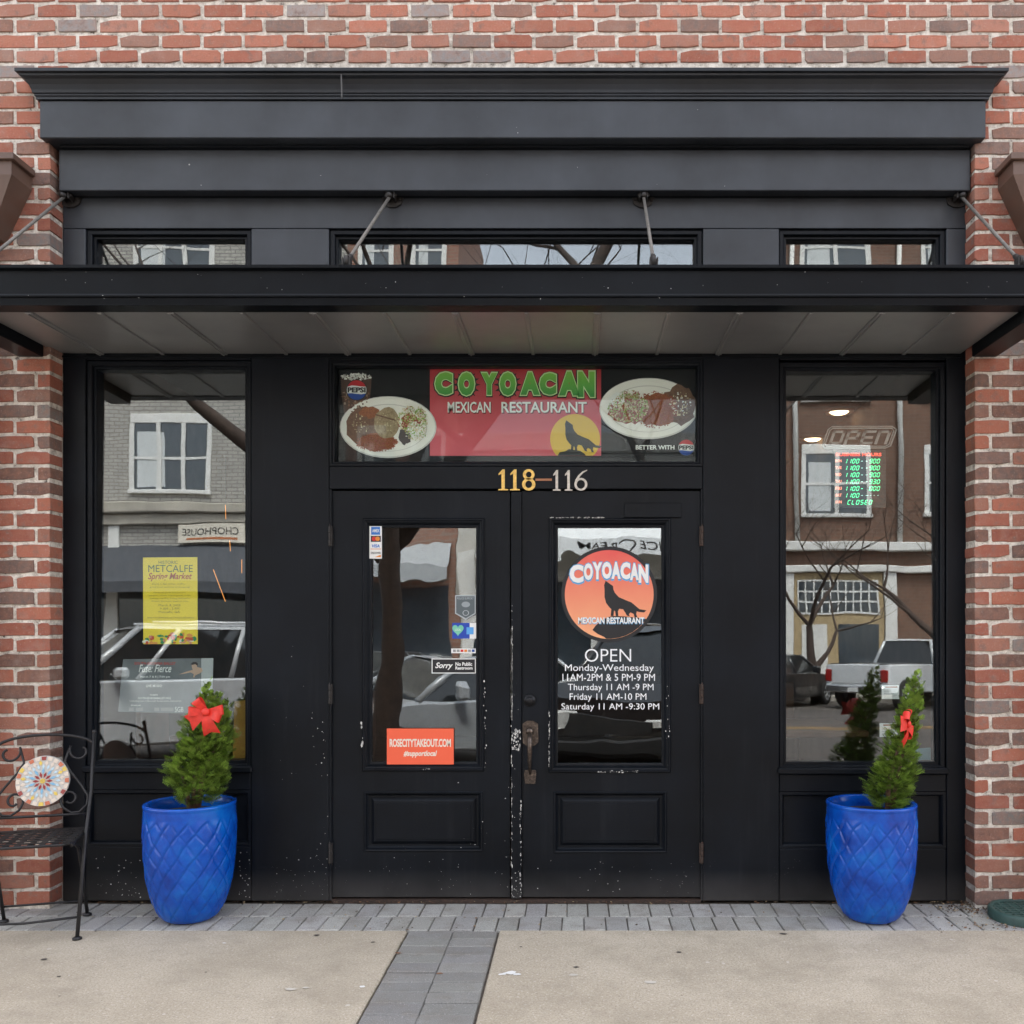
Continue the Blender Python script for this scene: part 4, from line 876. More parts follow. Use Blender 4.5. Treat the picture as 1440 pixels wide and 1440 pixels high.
def rchair(x, y, rz, lab):
    t_ = thing('dining_chair', lab, 'chair', (x, y, 0), 'chairs in the dining room', True, rz)
    mk('seat', MB().box(-.2, .2, -.2, .2, .43, .46, ch=.01), wood, t_); mk('backrest', MB().box(-.2, .2, .18, .21, .55, .98, ch=.01), wood, t_)
    for a in (-.17, .17):
        for b in (-.17, .17): mk('leg', MB().box(a-.018, a+.018, b-.018, b+.018, 0, .43 if b < 0 else .56, ch=.003), wood, t_)
table(-1.95, 1.0, 'wooden dining table just inside the left window'); rchair(-1.5, 1.05, R(-90), 'wooden dining chair right of the table inside the left window'); rchair(-2.4, 1.0, R(90), 'wooden dining chair left of the table inside the left window')
table(1.35, 1.25, 'wooden dining table inside the right window'); rchair(1.35, 1.85, 0, 'wooden dining chair behind the table inside the right window')
bulbm = mat('string_bulb', (1, .36, .08), .5, emit=.3)
sg = thing('string_light', 'strand of thin amber string lights hanging inside the left window', 'string light', at(325, 700, .4))
for a, b, c_, d_ in ((317, 710, 317.5, 730), (340, 787, 340, 806), (300, 801, 317, 846), (323, 760, 324, 775)): mk('light_strip', MB().tube([at(a, b, .4), at(c_, d_, .42)], .0016, 6), bulbm, sg)
mk('cord', MB().tube([at(317, 640, .4), at(317.2, 709, .4)], .0015, 5), iron, sg)

# ------------------------------------------------------------------ pots, thujas, bows
blue = bpy.data.materials.new('blue_glaze'); t = NT(blue)
t.link(t.ramp(t.noise(7, 5, .65), [(.28, (.0005, .030, .24)), (.5, (.0008, .070, .42)), (.72, (.003, .135, .52)), (.85, (.03, .20, .56))]), t.b.inputs['Base Color'])
t.b.inputs['Specular IOR Level'].default_value = .42; t.b.inputs['Roughness'].default_value = .20; t.b.inputs['Coat Weight'].default_value = .10; t.b.inputs['Coat Roughness'].default_value = .12
t.bump(t.math('ADD', t.noise(60, 3), t.noise(220, 2)), .10, .003)
soil = mat('pot_soil', (.035, .026, .02), .95, var=.4, vscale=60, bump=1, bscale=90)
PR, PH = .2075, .552
def pot_mesh():
    prof = [(0, .50), (.012, .56), (.04, .635), (.10, .725), (.2, .825), (.3, .895), (.4, .94), (.5, .968), (.62, .99), (.75, 1.0), (.88, .996), (.965, .99)]
    def rad(h):
        for (a, ra), (b, rb) in zip(prof, prof[1:]):
            if h <= b: t_ = (h-a)/(b-a); return ra+(rb-ra)*t_
        return prof[-1][1]
    N, Mh = 300, 96; m_ = MB(); vv = []; ff = []
    for j in range(Mh+1):
        h = (j/Mh)**.92*.965
        for i in range(N):
            u = i/N*17; v = h*4.6+.05*math.sin(u*.9)
            wob = mnoise.noise(Vector((math.cos(6.283*i/N)*2.2, math.sin(6.283*i/N)*2.2, h*3.4)))*.26; a = (u+v*1.05+.08*math.sin(h*23+u)+wob) % 1; b = (u-v*1.15+.06*math.sin(h*31-u*2)+wob*.8) % 1
            e1 = min(a, 1-a); e2 = min(b, 1-b); edge = min(e1*1.25, e2)
            pil = 1-math.exp(-(edge/.085)**2)
            amp = min(1, max(0, (.90-h)/.05))*min(1, max(0, (h-.02)/.08))
            saw = b*.35
            rr = PR*rad(h)+(-.0044*(1-pil)+.0105*saw)*amp
            an = 2*math.pi*i/N; vv.append((rr*math.cos(an), rr*math.sin(an), h*PH))
    for j in range(Mh):
        for i in range(N):
            i2 = (i+1) % N; ff.append((j*N+i, j*N+i2, j*N+N+i2, j*N+N+i))
    ff.append(list(range(N))[::-1])
    m_.add(vv, ff, 0, True); return m_
def rim_mesh():
    return MB().lathe([(PR*.985, PH*.955), (PR*.998, PH*.972), (PR*1.003, PH*.985), (PR*.995, PH*.996), (PR*.965, PH), (PR*.885, PH*.998), (PR*.862, PH*.985), (PR*.85, PH*.93), (PR*.83, PH*.80)], 96)
potxy = [(gx(267.5, -.262), -.262, 0, 'deep blue glazed planter with raised lattice below the left window'), (gx(1225, -.262), -.262, 2.1, 'deep blue glazed planter with raised lattice below the right window')]
pots = []
for i, (x, y, rz, lab) in enumerate(potxy):
    if i == 0:
        t_ = thing('glazed_planter', lab, 'planter', (x, y, .001), 'blue planters beside the doors', True, rz)
        parts = [mk('bowl', pot_mesh(), blue, t_), mk('rim', rim_mesh(), blue, t_), mk('soil', MB().lathe([(0, PH*.92), (PR*.5, PH*.915), (PR*.846, PH*.90)], 40), soil, t_)]
    else:
        t_ = thing('glazed_planter', lab, 'planter', (x, y, .001), 'blue planters beside the doors', True, rz)
        for p in parts: c_ = p.copy(); link(c_, t_)
    pots.append(t_)
LEAF = [mk_foliage(.42), mk_foliage(.95), mk_foliage(1.5)]; BARK = mk_mottle('thuja_bark', [(.3, (.06, .03, .02)), (.7, (.17, .09, .06))], 90)
def thuja(prof, xb, yb, leaders, lab, seed, n):
    r = random.Random(seed); zc_ = DIST+yb
    t_ = thing('thuja', lab, 'shrub', (gx(xb, yb), yb, PH*.90), 'potted thujas')
    m_ = MB()
    for L in leaders: m_.tube([at(a, b, yb+d) for a, b, d in L], [.014-.011*i/(len(L)-1) for i in range(len(L))], 7)
    br = r
    m2 = MB()
    ys = [p[0] for p in prof]
    def lohi(py):
        for (a, l0, r0), (b, l1, r1) in zip(prof, prof[1:]):
            if py <= b: q = (py-a)/(b-a); return l0+(l1-l0)*q, r0+(r1-r0)*q
        return prof[-1][1:]
    cum = []; tot = 0
    for py in range(int(ys[0]), int(ys[-1])): l, rr = lohi(py); tot += (rr-l)**1.6+4; cum.append((tot, py))
    for _ in range(n):
        q = r.uniform(0, tot); py = next(p for c_, p in cum if c_ >= q)+r.random()
        l, rr = lohi(py); cx, hw = (l+rr)/2, (rr-l)/2
        a = r.uniform(0, 6.283); rad = math.sqrt(r.uniform(.12, 1.0))
        lump = 1+.16*math.sin(a*3+py*.09)+.10*math.sin(a*5-py*.17)
        ox = math.cos(a)*rad*hw*lump; oy = math.sin(a)*rad*hw*lump
        c0 = at(cx, py, yb); mpp = zc_/FPX
        base = Vector((c0.x+ox*mpp*.86, yb+oy*mpp*.86, c0.z))
        low = (py-ys[0])/(ys[-1]-ys[0])
        d = Vector((math.cos(a)*(.45+.5*low)+.05, math.sin(a)*(.45+.5*low), .95-.55*low+r.uniform(-.25, .25))).normalized()
        side = Vector((-math.sin(a), math.cos(a), r.uniform(-.5, .5))).normalized(); side = (side-d*side.dot(d)).normalized()
        if r.random() < .45: side = (side+d.cross(side)*r.uniform(-1.4, 1.4)).normalized()
        L = r.uniform(.024, .062)*(.7+.5*low); w = .0025
        if py-ys[0] < 14: L *= .75
        nb = 4; vv = []; ff = []
        def blade(p, q_, wd):
            dd = (q_-p); sdv = dd.cross(d.cross(side)); sdv = sdv.normalized()*wd if sdv.length > 1e-9 else side*wd
            k = len(vv); mid = p.lerp(q_, .55); vv.extend([p, mid+sdv, q_, mid-sdv]); ff.append((k, k+1, k+2, k+3))
        nrm = d.cross(side)*L*r.uniform(-.18, .18)
        blade(base, base+d*L+nrm, w)
        for k in range(nb):
            s0 = base+d*L*(.12+.2*k); sl_ = L*(.55-.09*k)
            for sg_ in (-1, 1):
                e = s0+(d*.78+side*sg_*.62).normalized()*sl_+nrm*.5; blade(s0, e, w*.95)
                e2 = s0+(d*.45+side*sg_*.40)*sl_; blade(e2, e2+(d*.35+side*sg_*.94).normalized()*sl_*.45, w*.75)
        m2.add(vv, ff, r.choice((0, 1, 1, 2)))
    mk('trunk', m_, BARK, t_); mk('crown', m2, LEAF, t_)
    return t_
thuja([(958, 291, 295), (975, 283, 302), (988, 276, 318), (1005, 268, 326), (1030, 258, 326), (1060, 246, 324), (1085, 242, 322), (1105, 244, 316), (1118, 252, 306), (1132, 262, 294)], 274, -.262, [[(272, 1142, 0), (273, 1100, .0), (283, 1040, -.01), (291, 975, 0)], [(278, 1142, .01), (284, 1095, .01), (303, 1050, .02), (318, 995, .02)], [(268, 1142, -.02), (262, 1110, -.03), (252, 1075, -.05)]], 'green conical thuja with two tips and a red bow in the left planter', 11, 1750)
thuja([(945, 1289, 1293), (958, 1281, 1297), (975, 1273, 1298), (1000, 1263, 1296), (1018, 1258, 1290), (1040, 1250, 1288), (1065, 1239, 1286), (1090, 1226, 1285), (1105, 1223, 1282), (1122, 1224, 1276), (1140, 1236, 1268)], 1251, -.262, [[(1248, 1142, 0), (1250, 1100, 0), (1266, 1040, 0), (1288, 960, 0)], [(1253, 1142, .02), (1262, 1095, .03), (1272, 1050, .02), (1280, 1000, .01)]], 'green thuja leaning right with a twisted bow in the right planter', 12, 1250)
ribbon = mat('red_ribbon', (.70, .035, .022), .5, var=.15, vscale=40)
def bow(name, x, y, z, rz, tilt, s_, lab):
    t_ = thing(name, lab, 'bow', (x, y, z), 'red ribbon bows', True, rz); t_.rotation_euler = (0, tilt, rz)
    def loop(ang, L, w, par, nm='loop'):
        a = R(ang); ax = Vector((math.cos(a), 0, math.sin(a))); pw = Vector((-math.sin(a), 0, math.cos(a))); vv = []; ff = []; n = 18
        for i in range(n+1):
            q = i/n; al = L*math.sin(math.pi*q)**.7; dp = -.018*math.sin(2*math.pi*q)-.012; ww = w*(.45+.55*math.sin(math.pi*q)**.8)
            c_ = ax*al+Vector((0, dp-.02*math.sin(math.pi*q)*.6, 0)); vv += [c_-pw*ww/2, c_+pw*ww/2]
        for i in range(n): ff.append((2*i, 2*i+2, 2*i+3, 2*i+1))
        m_ = MB().add([v*s_ for v in vv], ff, 0, True); mk(nm, m_, ribbon, par)
    for ang, L in ((178, .078), (128, .072), (8, .082), (-22, .076)): loop(ang, L, .046, t_)
    for ang, L in ((212, .105), (-78, .11)):
        a = R(ang); ax = Vector((math.cos(a), 0, math.sin(a))); pw = Vector((-math.sin(a), 0, math.cos(a))); vv = []; ff = []; n = 8
        for i in range(n+1):
            q = i/n; ww = .018+.022*q; c_ = ax*L*q+Vector((0, -.012-.012*math.sin(q*4), 0))
            mid = c_-ax*.014 if i == n else c_
            vv += [c_-pw*ww, mid, c_+pw*ww]
        for i in range(n): ff += [(3*i, 3*i+3, 3*i+4, 3*i+1), (3*i+1, 3*i+4, 3*i+5, 3*i+2)]
        mk('tail', MB().add([v*s_ for v in vv], ff, 0, True), ribbon, t_)
    bmk = bmesh.new(); bmesh.ops.create_uvsphere(bmk, u_segments=12, v_segments=8, radius=.019*s_)
    for v in bmk.verts: v.co.x *= 1.1; v.co.y = v.co.y*.7-.024*s_
    mk('knot', MB().bm(bmk, 0, True), ribbon, t_)
p = at(290, 1001, -.38); bow('ribbon_bow', p.x, -.365, p.z, 0, R(0), 1.0, 'red ribbon bow tied flat on the front of the left thuja')
p = at(1274, 1019, -.38); bow('ribbon_bow', p.x, -.345, p.z, R(62), R(38), .95, 'red ribbon bow turned edgewise on the right thuja')

# ------------------------------------------------------------------ folding chair
iron2 = mat('chair_iron', (.022, .021, .022), .5, .3, var=.3, vscale=30)
ch = thing('bistro_chair', 'black wrought iron folding chair with round mosaic medallion in its back', 'chair', (-2.47, -.436, 0), None, True, R(17))
def cp(u, v, z): return (u, -v, z)       # v forward (towards street)
W2 = .205
for s_ in (-1, 1):
    mk('back_post', MB().tube([cp(s_*W2, .20, .012), cp(s_*W2, .02, .42), cp(s_*W2, -.10, .60), cp(s_*W2, -.175, .87)], .0085, 8).lathe([(0, .012), (.008, .011), (.011, 0), (.008, -.006)], 10, cp(s_*W2, -.176, .875)).lathe([(.02, 0), (.02, .008), (.009, .014)], 12, cp(s_*W2, .20, .001), cap=True), iron2, ch)
    mk('leg', MB().tube([cp(s_*.175, -.17, .01), cp(s_*.175, -.06, .25), cp(s_*.175, .02, .37), cp(s_*.175, .10, .405), cp(s_*.175, .16, .41)], .0085, 8).lathe([(.02, 0), (.02, .008), (.009, .014)], 12, cp(s_*.175, -.17, .001), cap=True), iron2, ch)
mk('stretcher', MB().tube([cp(-W2, .165, .09), cp(0, .20, .09), cp(W2, .165, .09)], .006, 6), iron2, ch)
mk('stretcher', MB().tube([cp(-.175, -.14, .08), cp(.175, -.14, .08)], .006, 6), iron2, ch)
def bk(u, z, dv=0): return cp(u, -.10-(z-.60)*.2778+dv, z)
mk('back_rail', MB().tube([bk(W2*math.cos(R(a)), .815+.055*math.sin(R(a))+.0) for a in range(0, 181, 15)], .007, 7), iron2, ch)
mk('back_rail', MB().tube([bk(-W2, .505), bk(W2, .505)], .0065, 7), iron2, ch)
def spiral(cx, cz, r0, r1, a0, a1, n=24): return [(cx+(r0+(r1-r0)*i/n)*math.cos(R(a0+(a1-a0)*i/n)), cz+(r0+(r1-r0)*i/n)*math.sin(R(a0+(a1-a0)*i/n))) for i in range(n+1)]
for s_ in (-1, 1):
    top = spiral(.150, .79, .018, .055, 250, -180)
    pts = [(.150, .770)]+top
    pts = spiral(.150, .792, .016, .05, 420, 150)+[(.085, .745), (.11, .70), (.16, .635), (.192, .585), (.190, .545), (.16, .515), (.125, .512), (.092, .535)]+spiral(.115, .575, .04, .016, 220, -140, 16)
    mk('scroll', MB().tube([bk(s_*u, z) for u, z in pts], .0058, 6), iron2, ch)
md = MB(); cz = .662
def bkp(u, z, off): p = bk(u, z); return (p[0], p[1]-.0-off, p[2])
n = 40; rr = .112
fr_ = [bkp(rr*math.cos(6.283*i/n), cz+rr*math.sin(6.283*i/n), .012) for i in range(n)]; bk_ = [bkp(rr*math.cos(6.283*i/n), cz+rr*math.sin(6.283*i/n), -.008) for i in range(n)]
md.add(fr_+bk_, [list(range(n)), [n+i for i in range(n)][::-1]]+[[i, n+i, n+(i+1) % n, (i+1) % n] for i in range(n)], 0)
def tile(r0, r1, a, w, mi, shape='petal', off=.0155):
    a = R(a); ca, sa = math.cos(a), math.sin(a)
    L = [(r0, 0), ((r0+r1)/2, w), (r1, 0), ((r0+r1)/2, -w)] if shape == 'petal' else [(r0, -w*.8), (r1, -w), (r1, w), (r0, w*.8)]
    m2 = [bkp(x*ca-y*sa, cz+x*sa+y*ca, off) for x, y in L]; m3 = [bkp(x*ca-y*sa, cz+x*sa+y*ca, .0119) for x, y in L]
    md.add(m2+m3, [(0, 1, 2, 3)]+[(i, 4+i, 4+(i+1) % 4, (i+1) % 4) for i in range(4)], mi)
for k in range(10): tile(.014, .042, 36*k, .0058, 1)
for k in range(10): tile(.030, .062, 36*k+18, .0058, 2)
for k in range(20): tile(.054, .076, 18*k, .0055, 3)
for k in range(20): tile(.070, .094, 18*k+9, .0075, (5, 4, 5, 5)[k % 4])
for k in range(24): tile(.094, .110, 15*k, .0105, (6, 5, 4, 6, 5, 5, 7, 5)[k % 8], 'q')
for k in range(12): tile(.001, .0125, 30*k, .0035, 4)
mk('mosaic_medallion', md, [mat('mosaic_grout', (.55, .52, .48), .8), mat('tile_red', (.28, .02, .02), .3), mat('tile_sky', (.20, .42, .60), .3), mat('tile_pale', (.50, .66, .74), .3), mat('tile_yellow', (.72, .52, .10), .3), mat('tile_cream', (.70, .60, .50), .35), mat('tile_coral', (.55, .16, .08), .35), mat('tile_maroon', (.30, .05, .04), .35)], ch)
sm = MB()
sm.tube([cp(-.19, -.115, .43), cp(.19, -.115, .43), cp(.19, .20, .43), cp(.15, .24, .43), cp(-.15, .24, .43), cp(-.19, .20, .43), cp(-.19, -.115, .43)], .007, 6)
for i in range(8): u = -.168+.048*i; sm.box(u-.012, u+.012, -.235, .115, .430+.003*(i % 2), .433+.003*(i % 2))
for i in range(7): v = -.085+.047*i; sm.box(-.19, .19, -v-.012, -v+.012, .4345, .4372)
mk('seat', sm, iron2, ch)
# drain cover and debris beside the right pier
gp = (gx(1440, -.27)+.012, -.262)
dc = thing('drain_cover', 'round dark green plastic drain grate beside the right brick pier', 'drain cover', (gp[0], gp[1], 0))
gm = mat('green_plastic', (.035, .075, .065), .55, var=.2, vscale=20)
mk('rim', MB().lathe([(.165, -.01), (.168, .035), (.162, .045), (.15, .047), (.142, .043), (.142, .0)], 48, (gp[0], gp[1], 0)), gm, dc)
g_ = MB()
for i in range(-4, 5):
    yy = i*.032; hw = math.sqrt(max(0, .142**2-yy*yy))
    g_.box(gp[0]-hw, gp[0]+hw, gp[1]+yy-.0055, gp[1]+yy+.0055, .030, .042)
for i in range(-3, 4):
    xx = i*.042; hw = math.sqrt(max(0, .142**2-xx*xx)); g_.box(gp[0]+xx-.005, gp[0]+xx+.005, gp[1]-hw, gp[1]+hw, .0305, .0415)
mk('grating', g_, gm, dc); mk('sump', MB().lathe([(0, .008), (.141, .008)], 32, (gp[0], gp[1], 0)), mat('dark_hole', (.01, .01, .01), .9), dc)
r = random.Random(31); db = MB()
dirtm = mk_mottle('dirt', [(.3, (.03, .02, .014)), (.7, (.11, .075, .05))], 60, .95)
for _ in range(900):
    a = r.random()
    if a < .45: X, Y = r.gauss(1.93, .10), r.gauss(-.10, .06)
    elif a < .6: X, Y = r.gauss(2.0, .16), r.gauss(-.38, .04)
    elif a < .9: X, Y = r.uniform(-2.7, 2.0), -.012-abs(r.gauss(0, .012))
    else: X, Y = r.uniform(-2.7, 2.0), r.uniform(-.43, -.02)
    if Y > -.005: Y = -.02
    if (X-gp[0])**2+(Y-gp[1])**2 < .17**2: continue
    s_ = r.uniform(.002, .008); z = r.uniform(.001, .005); k = r.randint(3, 5); ph = r.uniform(0, 6)
    db.add([(X+s_*math.cos(ph+6.283*i/k)*r.uniform(.5, 1.4), Y+s_*math.sin(ph+6.283*i/k), z+r.uniform(-.001, .004)) for i in range(k)]+[(X, Y, z+.004)], [(i, (i+1) % k, k) for i in range(k)], r.choice((0, 0, 0, 1, 2)))
mk('litter_and_dirt', db, [dirtm, mat('dead_leaf', (.20, .10, .05), .8), mat('straw', (.34, .25, .14), .8)], None, 'dark soil crumbs and leaf litter along the foot of the storefront', 'debris', kind='stuff')
lf = MB()
for _ in range(26):
    X, Y = r.uniform(-2.4, 1.9), r.uniform(-1.5, -.45); s_ = r.uniform(.002, .009)*r.choice((.5, 1)); k = 6; ph = r.uniform(0, 6)
    lf.add([(X+s_*1.5*math.cos(ph+6.283*i/k)*r.uniform(.6, 1.3), Y+s_*math.sin(ph+6.283*i/k)*r.uniform(.6, 1.3), .003) for i in range(k)], [list(range(k))], r.choice((0, 0, 1)))
for px_, py_, s_, mi in ((718, 1369, .022, 1), (706, 1371, .014, 1), (726, 1371, .015, 1), (560, 1341, .010, 2), (618, 1370, .011, 2), (573, 1308, .006, 2), (62, 1350, .012, 0), (445, 1316, .012, 0), (810, 1361, .010, 0), (1102, 1314, .014, 0), (806, 1372, .016, 3), (915, 1382, .02, 3), (408, 1392, .016, 3), (430, 1390, .011, 3)):
    zc_ = FPX*CAMH/(py_-VPY); X = (px_-VPX)*zc_/FPX; Y = zc_-DIST; k = 9
    lf.add([(X+s_*1.3*math.cos(6.283*i/k)*r.uniform(.6, 1.2), Y+s_*.8*math.sin(6.283*i/k)*r.uniform(.6, 1.2), .0035) for i in range(k)], [list(range(k))], mi)
mk('pavement_spots', lf, [mat('gum', (.06, .05, .045), .8), mat('white_smear', (.75, .74, .72), .8), mat('dead_leaf', (.20, .10, .05), .8), mat('pale_spot', (.52, .48, .42), .9)], None, 'gum spots, leaf bits and white smears scattered on the concrete', 'debris', kind='stuff')

# ------------------------------------------------------------------ the street behind the camera (seen reflected in the glass)
YO = -27.2
def rp(px, py, d):      # photo pixel of a reflection -> world point at distance d in front of the glass
    zc_ = DIST+d; return Vector(((px-VPX)*zc_/FPX, -d, CAMH-(py-36-VPY)*zc_/FPX))
wglass = mat('far_glass', (.035, .045, .055), .06, spec=.9); wtrim = mat('white_trim', (.62, .61, .58), .6, var=.08)
def far_building(name, x0, x1, H, wallm, label, wins, extra=None, trim=wtrim):
    t_ = thing(name, label, 'building', ((x0+x1)/2, YO, 0), 'buildings across the street')
    mk('wall', MB().box(x0, x1, YO-9, YO, SY+.1, H), wallm, t_)
    mk('parapet', MB().box(x0+.01, x1-.01, YO-.02, YO+.30, H-.55, H+.12, ch=.04).box(x0+.01, x1-.01, YO-.02, YO+.16, H-1.1, H-.56, ch=.03), trim, t_)
    for (cx, z0, z1, w, nl, tm_) in wins:
        m_ = MB(); f = .09
        m_.box(cx-w/2-.16, cx+w/2+.16, YO+.001, YO+.06, z1, z1+.34, ch=.02).box(cx-w/2-.2, cx+w/2+.2, YO+.001, YO+.14, z0-.14, z0, ch=.02)
        m_.box(cx-w/2-.16, cx-w/2, YO+.001, YO+.05, z0, z1).box(cx+w/2, cx+w/2+.16, YO+.001, YO+.05, z0, z1)
        for k in range(1, nl): X = cx-w/2+w*k/nl; m_.box(X-.07, X+.07, YO+.001, YO+.08, z0, z1)
        m_.box(cx-w/2, cx+w/2, YO+.01, YO+.045, (z0+z1)/2-.04, (z0+z1)/2+.04)
        wo = mk('window', m_, tm_ or trim, t_)
        mk('pane', MB().box(cx-w/2, cx+w/2, YO+.002, YO+.02, z0, z1), wglass, wo)
        mk('blind', MB().box(cx-w/2+.1, cx-w/2+.1+w*.36, YO+.021, YO+.024, z0+.1, z1-.3), mat('far_blind', (.5, .52, .52), .8), wo)
    if extra: extra(t_)
    return t_
stone = mk_brickwall('pale_far_brick', (.42, .40, .36), (.34, .325, .295), (.16, .15, .14), 1.5)
def exA(t_):
    mk('string_course', MB().box(-23, -8.02, YO+.001, YO+.40, 5.95, 6.30, ch=.04).box(-23, -8.02, YO+.001, YO+.22, 5.6, 5.94, ch=.03), mat('stone_band', (.36, .33, .28), .85, var=.2, vscale=1), t_)
    mk('pier', MB().box(-16.15, -15.75, YO+.001, YO+.12, SY+.16, 5.59), wtrim, t_); mk('pier', MB().box(-8.6, -8.05, YO+.001, YO+.12, SY+.16, 5.59), wtrim, t_)
    mk('shop_glass', MB().box(-23, -8.7, YO+.0005, YO+.02, SY+.6, 3.4), wglass, t_)
far_building('pale_brick_block', -23, -8, 18.2, stone, 'tall pale brick block across the street reflected in the left window', [(c_, z, z+2.35, 2.5, 3, None) for c_ in (-19.5, -14.0, -10.0+.0) for z in (6.75, 10.4, 14.0)], exA)
aw = thing('dark_awning', 'dark grey fabric awning across the street reflected in the left window', 'awning', (-15.5, YO, 3.4))
m_ = MB(); m_.add([(-22, YO+.02, 4.9), (-9, YO+.02, 4.9), (-9, YO+1.9, 3.5), (-22, YO+1.9, 3.5), (-22, YO+1.9, 3.15), (-9, YO+1.9, 3.15), (-9, YO+.02, 3.15), (-22, YO+.02, 3.15)], [(0, 3, 2, 1), (3, 4, 5, 2), (1, 2, 5, 6), (0, 7, 4, 3)])
mk('fabric', m_, mat('awning_charcoal', (.055, .06, .07), .8, var=.2), aw)
csn = thing('chophouse_sign', 'cream chophouse sign board on the pale block across the street', 'sign', (-12, YO, 5))
mk('board', MB().box(-13.7, -11.35, YO+.13, YO+.2, 4.95, 5.58, ch=.01), mat('sign_cream_board', (.62, .57, .48), .7), csn)
m_ = MB(); vv, ff = text2d('CHOPHOUSE', .01); a0 = min(v[0] for v in vv); a1 = max(v[0] for v in vv); b0 = min(v[1] for v in vv); b1 = max(v[1] for v in vv)
m_.add([(-11.55-(a-a0)/(a1-a0)*2.0, YO+.204, 5.2+(b-b0)/(b1-b0)*.24) for a, b in vv], [f for f in ff]); m_.box(-13.4, -11.6, YO+.201, YO+.206, 5.05, 5.12, 1); mk('lettering', m_, [K['black'], mat('sign_rust', (.4, .12, .04), .7)], csn)
redb = mk_brickwall('red_far_brick', (.26, .115, .075), (.20, .09, .062), (.22, .17, .14), 1.5)
far_building('red_brick_block', -7.98, -4.2, 18.5, redb, 'narrow tall red brick block across the street', [(c_, z, z+2.2, .9, 1, None) for c_ in (-7.0, -5.2) for z in (6.5, 10.2, 14.0)], lambda t_: (mk('shop_glass', MB().box(-7.7, -4.5, YO+.001, YO+.03, SY+.55, 3.5), wglass, t_), mk('awning', MB().add([(-7.8, YO+.02, 4.9), (-4.4, YO+.02, 4.9), (-4.4, YO+1.5, 4.0), (-7.8, YO+1.5, 4.0), (-7.8, YO+1.5, 3.6), (-4.4, YO+1.5, 3.6)], [(0, 3, 2, 1), (3, 4, 5, 2)]), mat('awning_grey', (.30, .31, .32), .7), t_)))
cream = mat('cream_render', (.46, .44, .40), .85, var=.12, vscale=.8)
def exC(t_):
    mk('shop_glass', MB().box(-3.6, 4.9, YO+.001, YO+.03, SY+.55, 3.6), wglass, t_)
    for X in (-4.1, .4, 4.95): mk('pier', MB().box(X, X+.5, YO+.001, YO+.15, SY+.16, 4.6), wtrim, t_)
far_building('cream_shop', -4.18, 5.48, 8.6, cream, 'low cream rendered shop across the street', [(c_, 5.9, 7.4, 1.1, 1, None) for c_ in (-2.6, .6, 3.6)], exC)
ic = thing('white_awning', 'white shop awning with ice cream lettering across the street', 'awning', (1, YO, 4))
m_ = MB(); m_.add([(-3.4, YO+.16, 5.7), (4.9, YO+.16, 5.7), (4.9, YO+1.7, 4.8), (-3.4, YO+1.7, 4.8), (-3.4, YO+1.7, 4.2), (4.9, YO+1.7, 4.2)], [(0, 3, 2, 1), (3, 4, 5, 2)])
mk('fabric', m_, mat('awning_white', (.62, .63, .63), .7), ic)
m_ = MB(); vv, ff = text2d('ICE CREAM', .01); a0 = min(v[0] for v in vv); a1 = max(v[0] for v in vv); b0 = min(v[1] for v in vv); b1 = max(v[1] for v in vv)
m_.add([(2.6-(a-a0)/(a1-a0)*2.6, YO+1.704, 4.33+(b-b0)/(b1-b0)*.34) for a, b in vv], [f for f in ff]); mk('lettering', m_, K['black'], ic)
brownb = mk_brickwall('brown_far_brick', (.17, .080, .050), (.12, .058, .038), (.15, .11, .085), 1.5)
tan = mat('tan_trim', (.36, .27, .15), .75, var=.15)
def exD(t_):
    mk('string_course', MB().box(5.52, 17, YO+.001, YO+.35, 4.7, 5.0, ch=.03).box(5.52, 17, YO+.001, YO+.25, 3.95, 4.2, ch=.03), wtrim, t_)
    for X in (6.9, 10.4, 14.2): mk('pier', MB().box(X, X+.42, YO+.001, YO+.14, SY+.16, 3.94), wtrim, t_)
    mk('pipe', MB().tube([(7.45, YO+.14, 5.02), (7.3, YO+.14, 16.8)], .09, 8), wtrim, t_); mk('pipe', MB().tube([(11.0, YO+.14, 5.02), (11.0, YO+.14, 16.8)], .09, 8), wtrim, t_)
    mk('shop_front', MB().box(7.35, 10.38, YO+.001, YO+.05, SY+.16, 3.93), tan, t_)
    w = mk('shop_window', MB().box(7.5, 10.2, YO+.051, YO+.07, 2.55, 3.65), wglass, t_)
    m_ = MB()
    for k in range(11): X = 7.5+2.7*k/10; m_.box(X-.025, X+.025, YO+.07, YO+.09, 2.55, 3.65)
    for z in (2.55, 2.92, 3.28, 3.65): m_.box(7.47, 10.23, YO+.0705, YO+.088, z-.03, z+.03)
    mk('muntin', m_, wtrim, w)
    mk('door', MB().box(7.6, 8.5, YO+.051, YO+.08, SY+.16, 2.2), wtrim, t_); mk('shop_glass', MB().box(8.9, 10.2, YO+.051, YO+.07, SY+.5, 2.2), wglass, t_)
far_building('brown_brick_block', 5.5, 17, 18.0, brownb, 'brown brick block with white trim across the street reflected in the right window', [(c_, z, z+2.0, w, 2, None) for c_, w in ((8.85, 2.1), (13.0, 2.0)) for z in (6.0, 10.0, 14.2)], exD)
for x0, x1, H in ((-45, -23.1, 12), (17.1, 45, 11)):
    far_building('corner_block', x0, x1, H, cream if x0 < 0 else redb, 'plain block at the %s end across the street' % ('cream rendered' if x0 < 0 else 'red brick'), [((x0+x1)/2+dx, z, z+2, 1.4, 1, None) for dx in (-6, 0, 6) for z in (6, 9)])
